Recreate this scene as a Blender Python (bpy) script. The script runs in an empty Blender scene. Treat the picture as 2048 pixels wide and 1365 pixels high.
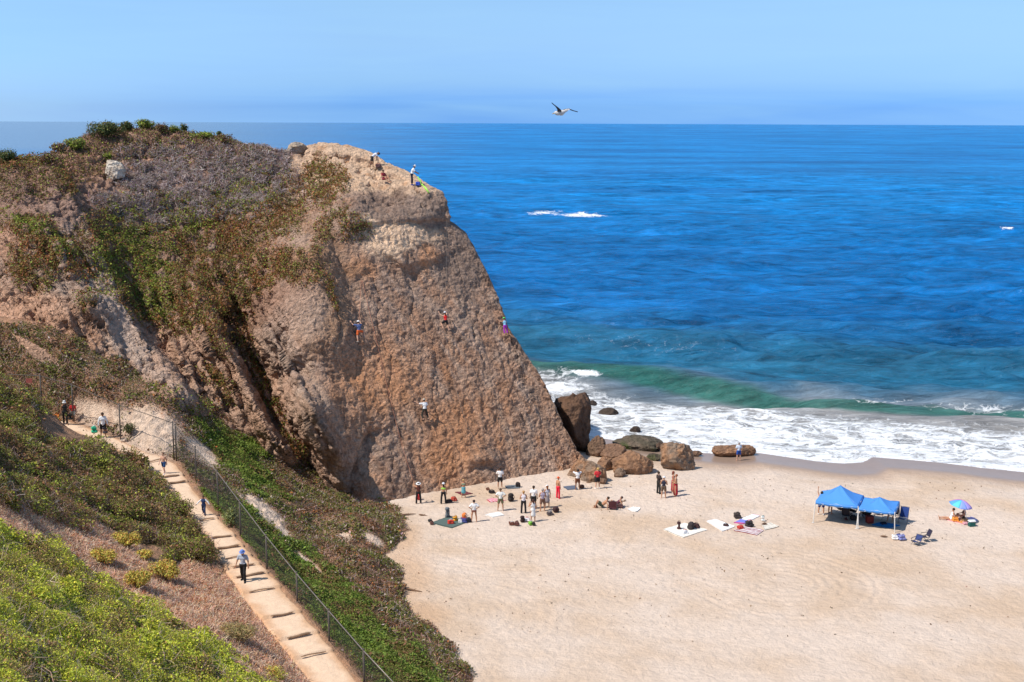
import bpy, math
import numpy as np
from mathutils import Matrix, Vector, Quaternion

# ------------------------------------------------------------------ camera, sky, sun
SC = bpy.context.scene
COL = SC.collection
F = 2560.0                      # focal length in photo pixels (2048 wide)
CAMZ = 27.0
PITCH = math.atan(436.5 / F)
ROLL = math.radians(0.22)
cam_data = bpy.data.cameras.new('camera')
cam = bpy.data.objects.new('camera', cam_data)
COL.objects.link(cam)
CM = Matrix.Rotation(math.pi / 2 - PITCH, 3, 'X') @ Matrix.Rotation(ROLL, 3, 'Z')
cam.matrix_world = Matrix.Translation((0, 0, CAMZ)) @ CM.to_4x4()
cam_data.lens = 36.0 * F / 2048.0
cam_data.sensor_width = 36.0
cam_data.clip_start = 0.5
cam_data.clip_end = 120000.0
SC.camera = cam
R3 = np.array(CM)

SUN_TO = Vector((-1.02, -0.50, 1.60)).normalized()      # towards the sun
SUN_EL = math.asin(SUN_TO.z)
SUN_AZ = math.atan2(SUN_TO.x, SUN_TO.y)                 # clockwise from +Y
sun_d = bpy.data.lights.new('sun', 'SUN')
sun_d.energy = 5.0
sun_d.angle = math.radians(0.5)
sun_d.color = (1.0, 0.94, 0.86)
sun = bpy.data.objects.new('sun', sun_d)
COL.objects.link(sun)
sun.rotation_euler = (-SUN_TO).to_track_quat('-Z', 'Y').to_euler()
sun.location = (0, 0, 80)

W = bpy.data.worlds.new('World')
SC.world = W
W.use_nodes = True
nt = W.node_tree
nt.nodes.clear()
def N(t, typ, **kw):
    n = t.nodes.new(typ)
    for k, v in kw.items():
        setattr(n, k, v)
    return n
def ramp(t, pts, interp='LINEAR'):
    r = t.nodes.new('ShaderNodeValToRGB')
    r.color_ramp.interpolation = interp
    e = r.color_ramp.elements
    while len(e) > 1:
        e.remove(e[-1])
    e[0].position = pts[0][0]
    e[0].color = pts[0][1]
    for p, c in pts[1:]:
        x = e.new(p)
        x.color = c
    return r
def math_node(t, op, a=None, b=None, clamp=False):
    n = t.nodes.new('ShaderNodeMath')
    n.operation = op
    n.use_clamp = clamp
    for i, v in enumerate((a, b)):
        if v is None:
            continue
        if isinstance(v, (int, float)):
            n.inputs[i].default_value = v
        else:
            t.links.new(v, n.inputs[i])
    return n.outputs[0]
def mixc(t, fac, a, b, mode='MIX'):
    n = t.nodes.new('ShaderNodeMix')
    n.data_type = 'RGBA'
    n.blend_type = mode
    for s, v in ((n.inputs[0], fac), (n.inputs[6], a), (n.inputs[7], b)):
        if isinstance(v, (int, float)):
            s.default_value = v
        elif isinstance(v, tuple):
            s.default_value = v
        else:
            t.links.new(v, s)
    return n.outputs[2]
tc = N(nt, 'ShaderNodeTexCoord')
sep = N(nt, 'ShaderNodeSeparateXYZ')
nt.links.new(tc.outputs['Generated'], sep.inputs[0])
zc = math_node(nt, 'MAXIMUM', sep.outputs[2], 0.012)
comb = N(nt, 'ShaderNodeCombineXYZ')
nt.links.new(sep.outputs[0], comb.inputs[0])
nt.links.new(sep.outputs[1], comb.inputs[1])
nt.links.new(zc, comb.inputs[2])
sky = N(nt, 'ShaderNodeTexSky', sky_type='NISHITA', sun_disc=False)
sky.sun_elevation = SUN_EL
sky.sun_rotation = SUN_AZ
sky.air_density = 1.0
sky.dust_density = 0.6
sky.ozone_density = 2.0
nt.links.new(comb.outputs[0], sky.inputs[0])
# marine air near the horizon: tint of the sky by elevation, whiter towards the left
tint = ramp(nt, [(0.0, (.36, .88, 2.4, 1)), (0.015, (.40, .93, 2.45, 1)), (0.03, (.58, 1.02, 2.1, 1)), (0.06, (.76, 1.10, 1.8, 1)),
                 (0.095, (.90, 1.19, 1.65, 1)), (0.4, (.95, 1.05, 1.15, 1))])
nt.links.new(zc, tint.inputs[0])
leftm = N(nt, 'ShaderNodeMapRange')
leftm.inputs[1].default_value = -0.12
leftm.inputs[2].default_value = -0.42
nt.links.new(sep.outputs[0], leftm.inputs[0])
low = N(nt, 'ShaderNodeMapRange')
low.inputs[1].default_value = 0.12
low.inputs[2].default_value = 0.0
nt.links.new(zc, low.inputs[0])
lf = math_node(nt, 'MULTIPLY', leftm.outputs[0], low.outputs[0])
t2 = mixc(nt, lf, tint.outputs[0], (0.90, 1.40, 2.6, 1))
mp = N(nt, 'ShaderNodeMapping')
mp.inputs['Scale'].default_value = (2.2, 2.2, 26)
nt.links.new(tc.outputs['Generated'], mp.inputs[0])
cn = N(nt, 'ShaderNodeTexNoise')
cn.inputs['Scale'].default_value = 2.4
cn.inputs['Detail'].default_value = 6
cn.inputs['Distortion'].default_value = 0.6
nt.links.new(mp.outputs[0], cn.inputs['Vector'])
cr = ramp(nt, [(0.35, (0, 0, 0, 1)), (0.75, (1, 1, 1, 1))])
nt.links.new(cn.outputs[0], cr.inputs[0])
cf = math_node(nt, 'MULTIPLY', cr.outputs[0], 0.34)
skyt = mixc(nt, 1.0, sky.outputs[0], t2, 'MULTIPLY')
skyc = mixc(nt, cf, skyt, (4.0, 7.0, 9.8, 1))
bg = N(nt, 'ShaderNodeBackground')
bg.inputs[1].default_value = 0.10
nt.links.new(skyc, bg.inputs[0])
wo = N(nt, 'ShaderNodeOutputWorld')
nt.links.new(bg.outputs[0], wo.inputs[0])

SC.view_settings.view_transform = 'Standard'
SC.view_settings.look = 'None'
SC.view_settings.gamma = 1.0
SC.view_settings.exposure = 0.0
SC.render.engine = 'CYCLES'
SC.cycles.max_bounces = 6
SC.cycles.transparent_max_bounces = 12

# ------------------------------------------------------------------ pixel <-> world
def rays(px, py):
    px = np.asarray(px, float); py = np.asarray(py, float)
    c = np.stack([(px - 1024) / F, -(py - 682.5) / F, -np.ones_like(px)], -1)
    return c @ R3.T
def PY(px, py, Y):
    d = rays(px, py)
    return np.array([0, 0, CAMZ]) + d * (np.asarray(Y, float) / d[..., 1])[..., None]
def PZ(px, py, z=0.0):
    d = rays(px, py)
    return np.array([0, 0, CAMZ]) + d * ((z - CAMZ) / d[..., 2])[..., None]
def PIX(p):
    c = (p - np.array([0, 0, CAMZ])) @ R3
    return 1024 + F * c[..., 0] / -c[..., 2], 682.5 - F * c[..., 1] / -c[..., 2]

# ------------------------------------------------------------------ numpy noise
_r = np.random.default_rng(7)
_perm = _r.permutation(256).astype(np.int32)
_perm = np.concatenate([_perm, _perm])
_g = _r.normal(size=(256, 3)); _g /= np.linalg.norm(_g, axis=1)[:, None]
def noise3(p, s=1.0, off=0.0):
    p = np.asarray(p, float) * s + off
    i = np.floor(p).astype(np.int64)
    f = p - i
    i = i & 255
    u = f * f * f * (f * (f * 6 - 15) + 10)
    out = 0
    for dx in (0, 1):
        hx = _perm[(i[..., 0] + dx) & 255]
        wx = u[..., 0] if dx else 1 - u[..., 0]
        for dy in (0, 1):
            hy = _perm[(hx + i[..., 1] + dy) & 255]
            wy = u[..., 1] if dy else 1 - u[..., 1]
            for dz in (0, 1):
                h = _perm[(hy + i[..., 2] + dz) & 255]
                wz = u[..., 2] if dz else 1 - u[..., 2]
                g = _g[h]
                d = g[..., 0] * (f[..., 0] - dx) + g[..., 1] * (f[..., 1] - dy) + g[..., 2] * (f[..., 2] - dz)
                out = out + wx * wy * wz * d
    return out * 1.5
def fbm(p, s, oct=4, off=0.0, gain=0.5, ridged=False):
    a = 1.0; t = 0; n = 0
    for k in range(oct):
        v = noise3(p, s * 2.03 ** k, off + 17.3 * k)
        if ridged:
            v = 1 - 2 * np.abs(v)
        t = t + a * v; n += a; a *= gain
    return t / n
def sstep(a, b, x):
    t = np.clip((x - a) / (b - a), 0, 1)
    return t * t * (3 - 2 * t)
def p3(x, y, z=0.0):
    x = np.asarray(x, float)
    return np.stack([x, np.asarray(y, float) + 0 * x, z + 0 * x], -1)
def polyx(pts, v):
    pts = np.array(pts, float)
    return np.interp(v, pts[:, 0], pts[:, 1])
def blob(px, py, lst, soft=0.3):
    m = np.zeros_like(px)
    for b in lst:
        cx, cy, rx, ry = b[:4]
        a = math.radians(b[4]) if len(b) > 4 else 0
        w = b[5] if len(b) > 5 else 1
        dx = px - cx; dy = py - cy
        u = (dx * math.cos(a) + dy * math.sin(a)) / rx
        v = (-dx * math.sin(a) + dy * math.cos(a)) / ry
        r = np.sqrt(u * u + v * v)
        m = np.maximum(m, w * sstep(1 + soft, 1 - soft, r))
    return m
def inpoly(px, py, poly):
    ins = np.zeros(px.shape, bool)
    n = len(poly)
    for i in range(n):
        x1, y1 = poly[i]; x2, y2 = poly[(i + 1) % n]
        c = (y1 > py) != (y2 > py)
        xi = (x2 - x1) * (py - y1) / ((y2 - y1) if y2 != y1 else 1e-9) + x1
        ins ^= c & (px < xi)
    return ins
def tps(pts, vals, q):
    pts = np.array(pts, float); vals = np.array(vals, float)
    n = len(pts)
    def k(a, b):
        r2 = ((a[:, None, :] - b[None, :, :]) ** 2).sum(-1)
        return 0.5 * r2 * np.log(r2 + 1e-12)
    A = np.zeros((n + 3, n + 3))
    A[:n, :n] = k(pts, pts) + np.eye(n) * 1e-3
    A[:n, n] = 1; A[:n, n + 1:] = pts
    A[n, :n] = 1; A[n + 1:, :n] = pts.T
    w = np.linalg.solve(A, np.concatenate([vals, [0, 0, 0]]))
    out = np.empty(len(q))
    for s in range(0, len(q), 20000):
        qq = q[s:s + 20000]
        out[s:s + 20000] = k(qq, pts) @ w[:n] + w[n] + qq @ w[n + 1:]
    return out

# ------------------------------------------------------------------ object helpers
def tag(o, label=None, cat=None, group=None, kind=None):
    if label: o['label'] = label
    if cat: o['category'] = cat
    if group: o['group'] = group
    if kind: o['kind'] = kind
    return o
def empty(name, loc, label, cat, group=None, rz=0.0, mat=None):
    o = bpy.data.objects.new(name, None)
    COL.objects.link(o)
    o.empty_display_size = 0.2
    if mat is not None:
        o.matrix_world = mat
    else:
        o.location = loc; o.rotation_euler = (0, 0, rz)
    return tag(o, label, cat, group)
def npmesh(name, V, Fq, mat=None, parent=None, cols=None, smooth=False, attrs=None):
    """V (n,3), Fq (m,k) all faces of k corners"""
    V = np.ascontiguousarray(V, dtype=np.float32); Fq = np.ascontiguousarray(Fq, dtype=np.int32)
    me = bpy.data.meshes.new(name)
    m, k = Fq.shape
    me.vertices.add(len(V)); me.vertices.foreach_set('co', V.ravel())
    me.loops.add(m * k); me.loops.foreach_set('vertex_index', Fq.ravel())
    me.polygons.add(m)
    me.polygons.foreach_set('loop_start', np.arange(0, m * k, k, dtype=np.int32))
    me.polygons.foreach_set('loop_total', np.full(m, k, dtype=np.int32))
    if cols is not None:
        a = me.color_attributes.new('col', 'FLOAT_COLOR', 'POINT')
        c4 = np.ones((len(V), 4), np.float32); c4[:, :3] = cols
        a.data.foreach_set('color', c4.ravel())
    for an, av in (attrs or {}).items():
        a = me.attributes.new(an, 'FLOAT', 'POINT')
        a.data.foreach_set('value', np.ascontiguousarray(av, dtype=np.float32).ravel())
    me.update(calc_edges=True)
    if smooth:
        me.polygons.foreach_set('use_smooth', np.ones(m, bool))
    o = bpy.data.objects.new(name, me)
    COL.objects.link(o)
    if mat: me.materials.append(mat)
    if parent: o.parent = parent
    return o
def grid_faces(nu, nv):
    i = np.arange(nu - 1)[:, None] * nv + np.arange(nv - 1)[None, :]
    return np.stack([i, i + nv, i + nv + 1, i + 1], -1).reshape(-1, 4)
def grid_normals(G):
    du = np.gradient(G, axis=0); dv = np.gradient(G, axis=1)
    n = np.cross(du, dv)
    return n / (np.linalg.norm(n, axis=-1, keepdims=True) + 1e-9)
class MB:
    def __init__(s): s.v = []; s.f = []
    def add(s, V, Fs):
        b = len(s.v); s.v += [tuple(map(float, v)) for v in V]
        s.f += [tuple(b + i for i in f) for f in Fs]
        return s
    def box(s, c, size, R=None, taper=1.0, bev=0.0):
        hx, hy, hz = [q / 2 for q in size]
        b = min(bev, hx * .9, hy * .9, hz * .9)
        V = []; Fs = []
        if b <= 0:
            for z, t in ((-hz, 1), (hz, taper)):
                for x, y in ((-hx, -hy), (hx, -hy), (hx, hy), (-hx, hy)):
                    V.append(Vector((x * t, y * t, z)))
            Fs = [(3, 2, 1, 0), (4, 5, 6, 7), (0, 1, 5, 4), (1, 2, 6, 5), (2, 3, 7, 6), (3, 0, 4, 7)]
        else:
            lv = [(-hz, b), (-hz + b, 0), (hz - b, 0), (hz, b)]
            for z, ins in lv:
                t = 1 + (taper - 1) * (z + hz) / (2 * hz)
                X = (hx - ins) * t; Y = (hy - ins) * t; c2 = b * .9
                for x, y in ((-X + c2, -Y), (X - c2, -Y), (X, -Y + c2), (X, Y - c2), (X - c2, Y), (-X + c2, Y), (-X, Y - c2), (-X, -Y + c2)):
                    V.append(Vector((x, y, z)))
            for r in range(3):
                for i in range(8):
                    j = (i + 1) % 8
                    Fs.append((r * 8 + i, r * 8 + j, r * 8 + 8 + j, r * 8 + 8 + i))
            Fs.append(tuple(range(7, -1, -1))); Fs.append(tuple(range(24, 32)))
        if R is not None: V = [R @ v for v in V]
        c = Vector(c)
        return s.add([v + c for v in V], Fs)
    def tube(s, pts, rad, n=6, close=True):
        pts = [Vector(p) for p in pts]
        if not isinstance(rad, (list, tuple)): rad = [rad] * len(pts)
        V = []; Fs = []
        up = None
        for i, p in enumerate(pts):
            d = (pts[min(i + 1, len(pts) - 1)] - pts[max(i - 1, 0)])
            if d.length < 1e-9: d = Vector((0, 0, 1))
            d.normalize()
            if up is None:
                up = Vector((0, 0, 1)) if abs(d.z) < .9 else Vector((1, 0, 0))
            a = d.cross(up).normalized(); b = a.cross(d).normalized(); up = b
            for k in range(n):
                t = 2 * math.pi * k / n
                V.append(p + (a * math.cos(t) + b * math.sin(t)) * rad[i])
        for i in range(len(pts) - 1):
            for k in range(n):
                j = (k + 1) % n
                Fs.append((i * n + k, i * n + j, i * n + n + j, i * n + n + k))
        if close:
            Fs.append(tuple(range(n - 1, -1, -1)))
            Fs.append(tuple(range(len(V) - n, len(V))))
        return s.add(V, Fs)
    def ball(s, c, r, nu=10, nv=6, R=None):
        if not isinstance(r, (list, tuple)): r = (r, r, r)
        V = []; Fs = []
        for j in range(nv + 1):
            ph = math.pi * j / nv
            for i in range(nu):
                t = 2 * math.pi * i / nu
                v = Vector((r[0] * math.sin(ph) * math.cos(t), r[1] * math.sin(ph) * math.sin(t), r[2] * math.cos(ph)))
                if R is not None: v = R @ v
                V.append(v + Vector(c))
        for j in range(nv):
            for i in range(nu):
                k = (i + 1) % nu
                Fs.append((j * nu + i, (j + 1) * nu + i, (j + 1) * nu + k, j * nu + k))
        return s.add(V, Fs)
    def build(s, name, mat, parent=None, smooth=False):
        me = bpy.data.meshes.new(name)
        me.from_pydata(s.v, [], s.f); me.update()
        if smooth: me.polygons.foreach_set('use_smooth', np.ones(len(me.polygons), bool))
        me.materials.append(mat)
        o = bpy.data.objects.new(name, me)
        COL.objects.link(o)
        if parent: o.parent = parent
        return o

# ------------------------------------------------------------------ materials
def new_mat(name):
    m = bpy.data.materials.new(name); m.use_nodes = True
    t = m.node_tree; t.nodes.clear()
    o = N(t, 'ShaderNodeOutputMaterial'); b = N(t, 'ShaderNodeBsdfPrincipled')
    t.links.new(b.outputs[0], o.inputs[0])
    return m, t, b, o
def tex_noise(t, scale, detail=4, rough=0.55, vec=None, dist=0.0):
    n = N(t, 'ShaderNodeTexNoise')
    n.inputs['Scale'].default_value = scale; n.inputs['Detail'].default_value = detail
    n.inputs['Roughness'].default_value = rough; n.inputs['Distortion'].default_value = dist
    if vec is not None: t.links.new(vec, n.inputs['Vector'])
    return n.outputs[0]
def maprange(t, v, a, b, c, d):
    n = N(t, 'ShaderNodeMapRange')
    t.links.new(v, n.inputs[0])
    for i, x in enumerate((a, b, c, d)): n.inputs[i + 1].default_value = x
    return n.outputs[0]
_mc = {}
def cloth(c, rough=0.85, var=0.18, scale=9, name='cloth', metal=0.0):
    key = (tuple(round(x, 3) for x in c), rough, name, metal)
    if key in _mc: return _mc[key]
    m, t, b, o = new_mat(name)
    tcn = N(t, 'ShaderNodeTexCoord')
    n = tex_noise(t, scale, 3, vec=tcn.outputs['Object'])
    f = maprange(t, n, 0.25, 0.75, 1 - var, 1 + var)
    vm = N(t, 'ShaderNodeVectorMath', operation='SCALE')
    vm.inputs[0].default_value = c[:3]
    t.links.new(f, vm.inputs['Scale'])
    t.links.new(vm.outputs[0], b.inputs['Base Color'])
    b.inputs['Roughness'].default_value = rough
    b.inputs['Metallic'].default_value = metal
    b.inputs['Specular IOR Level'].default_value = 0.25
    _mc[key] = m
    return m
def terrain_mat(name, bumps, var=(0.7, 1.3), vscale=2.0, rough=0.95, col_noise=None, spec=0.15):
    m, t, b, o = new_mat(name)
    at = N(t, 'ShaderNodeAttribute', attribute_name='col')
    tcn = N(t, 'ShaderNodeTexCoord'); vec = tcn.outputs['Object']
    n = tex_noise(t, vscale, 8, 0.65, vec)
    f = maprange(t, n, 0.25, 0.75, var[0], var[1])
    vm = N(t, 'ShaderNodeVectorMath', operation='SCALE')
    t.links.new(at.outputs['Color'], vm.inputs[0]); t.links.new(f, vm.inputs['Scale'])
    t.links.new(vm.outputs[0], b.inputs['Base Color'])
    b.inputs['Roughness'].default_value = rough
    b.inputs['Specular IOR Level'].default_value = spec
    h = None
    for kind, sc, amp in bumps:
        if kind == 'n': v = tex_noise(t, sc, 6, 0.6, vec, 0.4)
        elif kind == 'R':
            v = tex_noise(t, sc, 6, 0.6, vec, .6)
            v = math_node(t, 'SUBTRACT', 1.0, math_node(t, 'ABSOLUTE', math_node(t, 'SUBTRACT', math_node(t, 'MULTIPLY', v, 4.0), 2.0)))
        else:
            vo = N(t, 'ShaderNodeTexVoronoi', feature='F1' if kind == 'v' else 'DISTANCE_TO_EDGE')
            vo.inputs['Scale'].default_value = sc
            wn = N(t, 'ShaderNodeTexNoise'); wn.inputs['Scale'].default_value = sc * .6
            t.links.new(vec, wn.inputs['Vector'])
            av = N(t, 'ShaderNodeVectorMath', operation='MULTIPLY_ADD')
            t.links.new(wn.outputs['Color'], av.inputs[0]); av.inputs[1].default_value = (1.2 / sc,) * 3
            t.links.new(vec, av.inputs[2]); t.links.new(av.outputs[0], vo.inputs['Vector'])
            v = vo.outputs['Distance']
        v = math_node(t, 'MULTIPLY', v, amp)
        h = v if h is None else math_node(t, 'ADD', h, v)
    bp = N(t, 'ShaderNodeBump'); bp.inputs['Strength'].default_value = 1.0; bp.inputs['Distance'].default_value = 1.0
    t.links.new(h, bp.inputs['Height']); t.links.new(bp.outputs[0], b.inputs['Normal'])
    return m
def leaf_mat(name):
    m, t, b, o = new_mat(name)
    at = N(t, 'ShaderNodeAttribute', attribute_name='col')
    t.links.new(at.outputs['Color'], b.inputs['Base Color'])
    b.inputs['Roughness'].default_value = 0.6; b.inputs['Specular IOR Level'].default_value = 0.25
    tr = N(t, 'ShaderNodeBsdfTranslucent'); t.links.new(at.outputs['Color'], tr.inputs[0])
    mx = N(t, 'ShaderNodeMixShader'); mx.inputs[0].default_value = 0.25
    t.links.new(b.outputs[0], mx.inputs[1]); t.links.new(tr.outputs[0], mx.inputs[2])
    t.links.new(mx.outputs[0], o.inputs[0])
    return m
MAT_LEAF = leaf_mat('leaves')
MAT_ROCK = terrain_mat('cliff_rock', [('R', 1.2, 0.17), ('v', 2.9, 0.03), ('N', 2.4, 0.26), ('R', 4.6, 0.08)], (0.5, 1.5), 3.2)
MAT_SOIL = terrain_mat('hillside_soil', [('n', 6, 0.10), ('v', 9, 0.05)], (0.6, 1.4), 3.0)
MAT_PATH = terrain_mat('path_dirt', [('n', 7, 0.02), ('n', 1.5, 0.06)], (0.9, 1.1), 4.0)
# ------------------------------------------------------------------ headland (cliff)
A0 = PZ(740, 1004, 0.0); B0 = PZ(1165, 932, 0.0)
hd = (B0 - A0); hd[2] = 0; hd /= np.linalg.norm(hd)
back = np.array([-hd[1], hd[0], 0.0])
TILT = math.radians(57)
slab_up = back * math.cos(TILT) + np.array([0, 0, 1]) * math.sin(TILT)
slab_n = np.cross(hd, slab_up); slab_n /= np.linalg.norm(slab_n)
if slab_n[1] > 0: slab_n = -slab_n
def slabY(px, py):
    d = rays(px, py); o = np.array([0, 0, CAMZ])
    t = ((A0 - o) @ slab_n) / (d @ slab_n)
    return (d * np.asarray(t)[..., None])[..., 1]
pairs = np.array([
 (-260,560,-260,345),(-130,600,-130,335),(0,655,0,322),(60,690,60,320),(130,735,118,303),(200,795,180,270),(270,815,240,258),(330,822,310,258),
 (400,845,390,268),(470,882,450,277),(530,920,490,289),(600,955,530,293),(650,985,560,303),(690,1000,590,297),
 (740,1006,640,285),(790,1000,700,292),(840,993,740,304),(880,988,778,327),(920,984,830,350),(960,978,862,372),
 (1000,973,884,384),(1030,968,888,434),(1055,964,930,466),(1080,960,955,510),(1100,956,985,575),(1115,953,1008,645),
 (1128,950,1045,702),(1140,946,1078,752),(1150,943,1100,800),(1158,940,1124,855),(1164,936,1148,900),(1172,931,1170,926)], float)
ctrl = [  # px, py, depth before ribs
 (-260,560,98),(-130,600,96),(0,655,92.5),(60,690,91.5),(130,735,91),(200,775,91),(270,790,91),(330,792,91),(400,815,91.5),(470,862,91.5),(530,905,91.3),(600,955,91),(650,985,91),(690,1000,91),
 (-260,345,112),(-130,335,110),(0,322,108),(60,320,109),(118,303,111),(180,270,115),(240,258,117),(310,258,118),(390,268,118),(450,277,118),(490,289,117),(530,293,117),(560,303,116),(590,297,117),
 (640,285,117),(700,292,116),(740,304,115),(778,327,113),(830,350,111),
 (0,560,96),(0,450,101),(0,380,104.5),(100,620,95),(100,500,98.5),(100,400,103),(200,690,94),(200,600,97),(200,500,101),(190,420,104.5),
 (300,720,96),(300,650,99),(300,560,102.5),(300,450,107),(300,350,112),(380,760,95.5),(400,680,98),(400,560,103.5),(400,450,108.5),(400,340,113.5),
 (480,800,95),(480,700,98.5),(500,600,102.5),(500,500,106),(500,400,110.5),(500,330,114),(560,860,94),(560,750,97.5),
 (600,400,110),(600,340,114),(680,345,113),(760,370,111.5)]
for x, y in [(740,1004),(800,997),(880,988),(960,978),(1040,966),(1110,953),(1165,932),(600,820),(600,700),(600,600),(610,500),(700,900),(700,750),(700,600),(700,480),(700,420),
             (800,880),(800,700),(800,550),(800,420),(860,390),(880,384),(888,434),(930,466),(900,800),(900,600),(900,500),(955,510),(985,575),(1000,880),(1000,700),(1008,645),(1045,702),
             (1078,752),(1080,880),(1100,800),(1124,855),(1148,900)]:
    ctrl.append((x, y, float(slabY(x, y))))
ctrl = np.array(ctrl)
NU, NV, NB = 900, 520, 60
pu = np.concatenate([[0], np.cumsum(np.hypot(np.diff(pairs[:, 0]), np.diff(pairs[:, 1])) + np.hypot(np.diff(pairs[:, 2]), np.diff(pairs[:, 3])))])
pu /= pu[-1]
uu = np.linspace(0, 1, NU)
PB = np.stack([np.interp(uu, pu, pairs[:, 0]), np.interp(uu, pu, pairs[:, 1])], -1)
PT = np.stack([np.interp(uu, pu, pairs[:, 2]), np.interp(uu, pu, pairs[:, 3])], -1)
vv = np.linspace(0, 1, NV)
GP = PB[:, None] * (1 - vv)[None, :, None] + PT[:, None] * vv[None, :, None]
gx, gy = GP[..., 0], GP[..., 1]
# coarse evaluation of the spline then bilinear refinement
D = tps(ctrl[:, :2] / 300.0, ctrl[:, 2], np.stack([gx.ravel(), gy.ravel()], -1) / 300.0).reshape(gx.shape)
wob = fbm(p3(gx, gy), 1 / 70.0, 3, 3.1)
def rib(pts, A, wl, wr, fade=30, wamp=10):
    pts = np.array(pts, float)
    x = np.interp(gy, pts[:, 1], pts[:, 0]) + wob * wamp
    d = gx - x
    e = sstep(pts[0, 1] - fade, pts[0, 1] + fade, gy) * sstep(pts[-1, 1] + fade, pts[-1, 1] - fade, gy)
    return -A * e * np.where(d < 0, np.exp(-np.abs(d / wl) ** 1.3), np.exp(-np.abs(d / wr) ** 1.5))
D += rib([(95, 340), (150, 420), (200, 520), (240, 590)], 2.6, 330, 13, 50, 7) + rib([(240, 590), (250, 610), (300, 700), (345, 760), (405, 830)], 6.0, 330, 13, 50, 7)
D += rib([(20, 420), (60, 480), (110, 570), (150, 660)], 0.8, 50, 9)
D += rib([(110, 420), (160, 520), (200, 620), (240, 700), (260, 760)], 0.6, 30, 8)
D += rib([(290, 580), (335, 670), (380, 740), (412, 800)], 2.2, 26, 8)
D += rib([(340, 620), (375, 700), (430, 780)], 0.9, 16, 7)
D += rib([(395, 560), (430, 650), (470, 735), (525, 830), (585, 920)], 3.6, 30, 9)
D += rib([(445, 590), (480, 680), (525, 770), (575, 860), (615, 930)], 2.4, 18, 8)
D += rib([(455, 620), (500, 700), (545, 790), (600, 890), (640, 975)], -4.2, 22, 13)
D += rib([(520, 560), (560, 680), (610, 800), (655, 900), (690, 985)], 1.4, 26, 60)
D += rib([(600, 300), (640, 400), (672, 500), (700, 600)], -0.9, 30, 18)
D += rib([(735, 860), (712, 905), (700, 950), (698, 990)], -0.7, 4, 30, 15, 6)
D += rib([(700, 560), (690, 640), (676, 720), (700, 800)], 0.2, 40, 9)
D += rib([(760, 620), (790, 720), (830, 830)], 0.1, 30, 12)
D += rib([(905, 560), (930, 700), (960, 850), (985, 950)], 0.12, 40, 16)
for cr_ in [([(560, 700), (580, 740), (628, 778), (650, 830)], .5, 5, 3), ([(650, 560), (668, 640), (660, 700)], .4, 6, 3), ([(742, 560), (752, 640), (770, 720), (778, 800), (800, 880)], .3, 5, 3),
            ([(845, 640), (862, 720), (858, 800), (880, 870)], .28, 6, 3), ([(812, 500), (806, 560), (822, 640)], .3, 5, 3), ([(950, 620), (946, 700), (968, 770)], .3, 6, 3), ([(1010, 720), (1022, 800), (1050, 870)], .3, 6, 3),
            ([(620, 860), (640, 900), (655, 960)], .5, 5, 3), ([(770, 900), (780, 940), (776, 985)], .3, 6, 4), ([(690, 640), (712, 700), (705, 760)], .3, 10, 4)]:
    D += rib(cr_[0], cr_[1] * .35, cr_[2] * 4, cr_[3], 20, 22)
    D += rib([(x + 5, y) for x, y in cr_[0]], -.13, 2.5, 2.5, 20, 22)
def ledge(pts, A, wu, wd, fade=30):       # horizontal ledge, rock above the line stands proud
    pts = np.array(pts, float)
    y = np.interp(gx, pts[:, 0], pts[:, 1]) + wob * 9
    d = gy - y
    e = sstep(pts[0, 0] - fade, pts[0, 0] + fade, gx) * sstep(pts[-1, 0] + fade, pts[-1, 0] - fade, gx)
    return -A * e * np.where(d < 0, np.exp(-np.abs(d / wu) ** 1.3), np.exp(-np.abs(d / wd) ** 1.5))
D += ledge([(700, 445), (760, 440), (820, 436), (860, 432), (893, 440)], .65, 60, 7)
D += ledge([(690, 392), (740, 392), (800, 388), (880, 384)], 0.7, 14, 14)
D += ledge([(690, 375), (730, 368), (770, 372)], 0.6, 10, 6, 10)
D += ledge([(760, 500), (810, 530), (860, 520), (900, 500)], 0.35, 25, 8)
D += ledge([(930, 925), (960, 918), (1000, 915)], 0.45, 10, 7, 12)
D += ledge([(560, 318), (620, 312), (700, 318), (760, 335)], -0.9, 10, 12)
D += ledge([(200, 325), (260, 322), (330, 330)], -0.5, 14, 10)
# bedding striations running down to the right, left of the slab
leftz = sstep(640, 520, gx - 0.35 * (gy - 700)) * sstep(230, 300, gx) * sstep(0, .06, vv)[None]
st = (gx * 0.87 - gy * 0.50); al = (gx * 0.5 + gy * 0.87)
stri = fbm(p3(st, al * 0.18), 1 / 26.0, 4, 9.2, ridged=True)
steep = leftz * sstep(520, 640, gy + 0.15 * gx) + 0.6 * sstep(260, 180, gx) * sstep(420, 480, gy) * sstep(.04, .2, vv)[None]
for i_, x0_ in enumerate([318, 352, 384, 418, 450, 476]):
    k0 = 560 + 14 * (i_ % 3) - 12 * i_; L0 = [240, 260, 330, 350, 380, 390][i_]
    D += rib([(x0_, k0), (x0_ + .22 * L0, k0 + .45 * L0), (x0_ + .52 * L0, k0 + L0)], [1.6, 2.2, 1.6, 2.4, 1.8, 2.0][i_], 17, 6, 30, 11)
D += rib([(30, 350), (80, 430), (140, 540), (190, 640)], 1.2, 40, 8)
D -= 1.0 * np.clip(steep, 0, 1) * (stri - 0.3)
D += 1.4 * sstep(0.965, 1.0, vv)[None, :] ** 2
D -= 0.8 * sstep(.06, 0, vv)[None, :] * sstep(.42, .36, uu)[:, None]
G = PY(gx, gy, D)
Nn = grid_normals(G)
if (Nn[..., 1].mean()) > 0: Nn = -Nn
slabm = sstep(-20, 40, gx - np.interp(gy, [300, 600, 800, 980], [600, 560, 610, 660])) * sstep(395, 440, gy)
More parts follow.
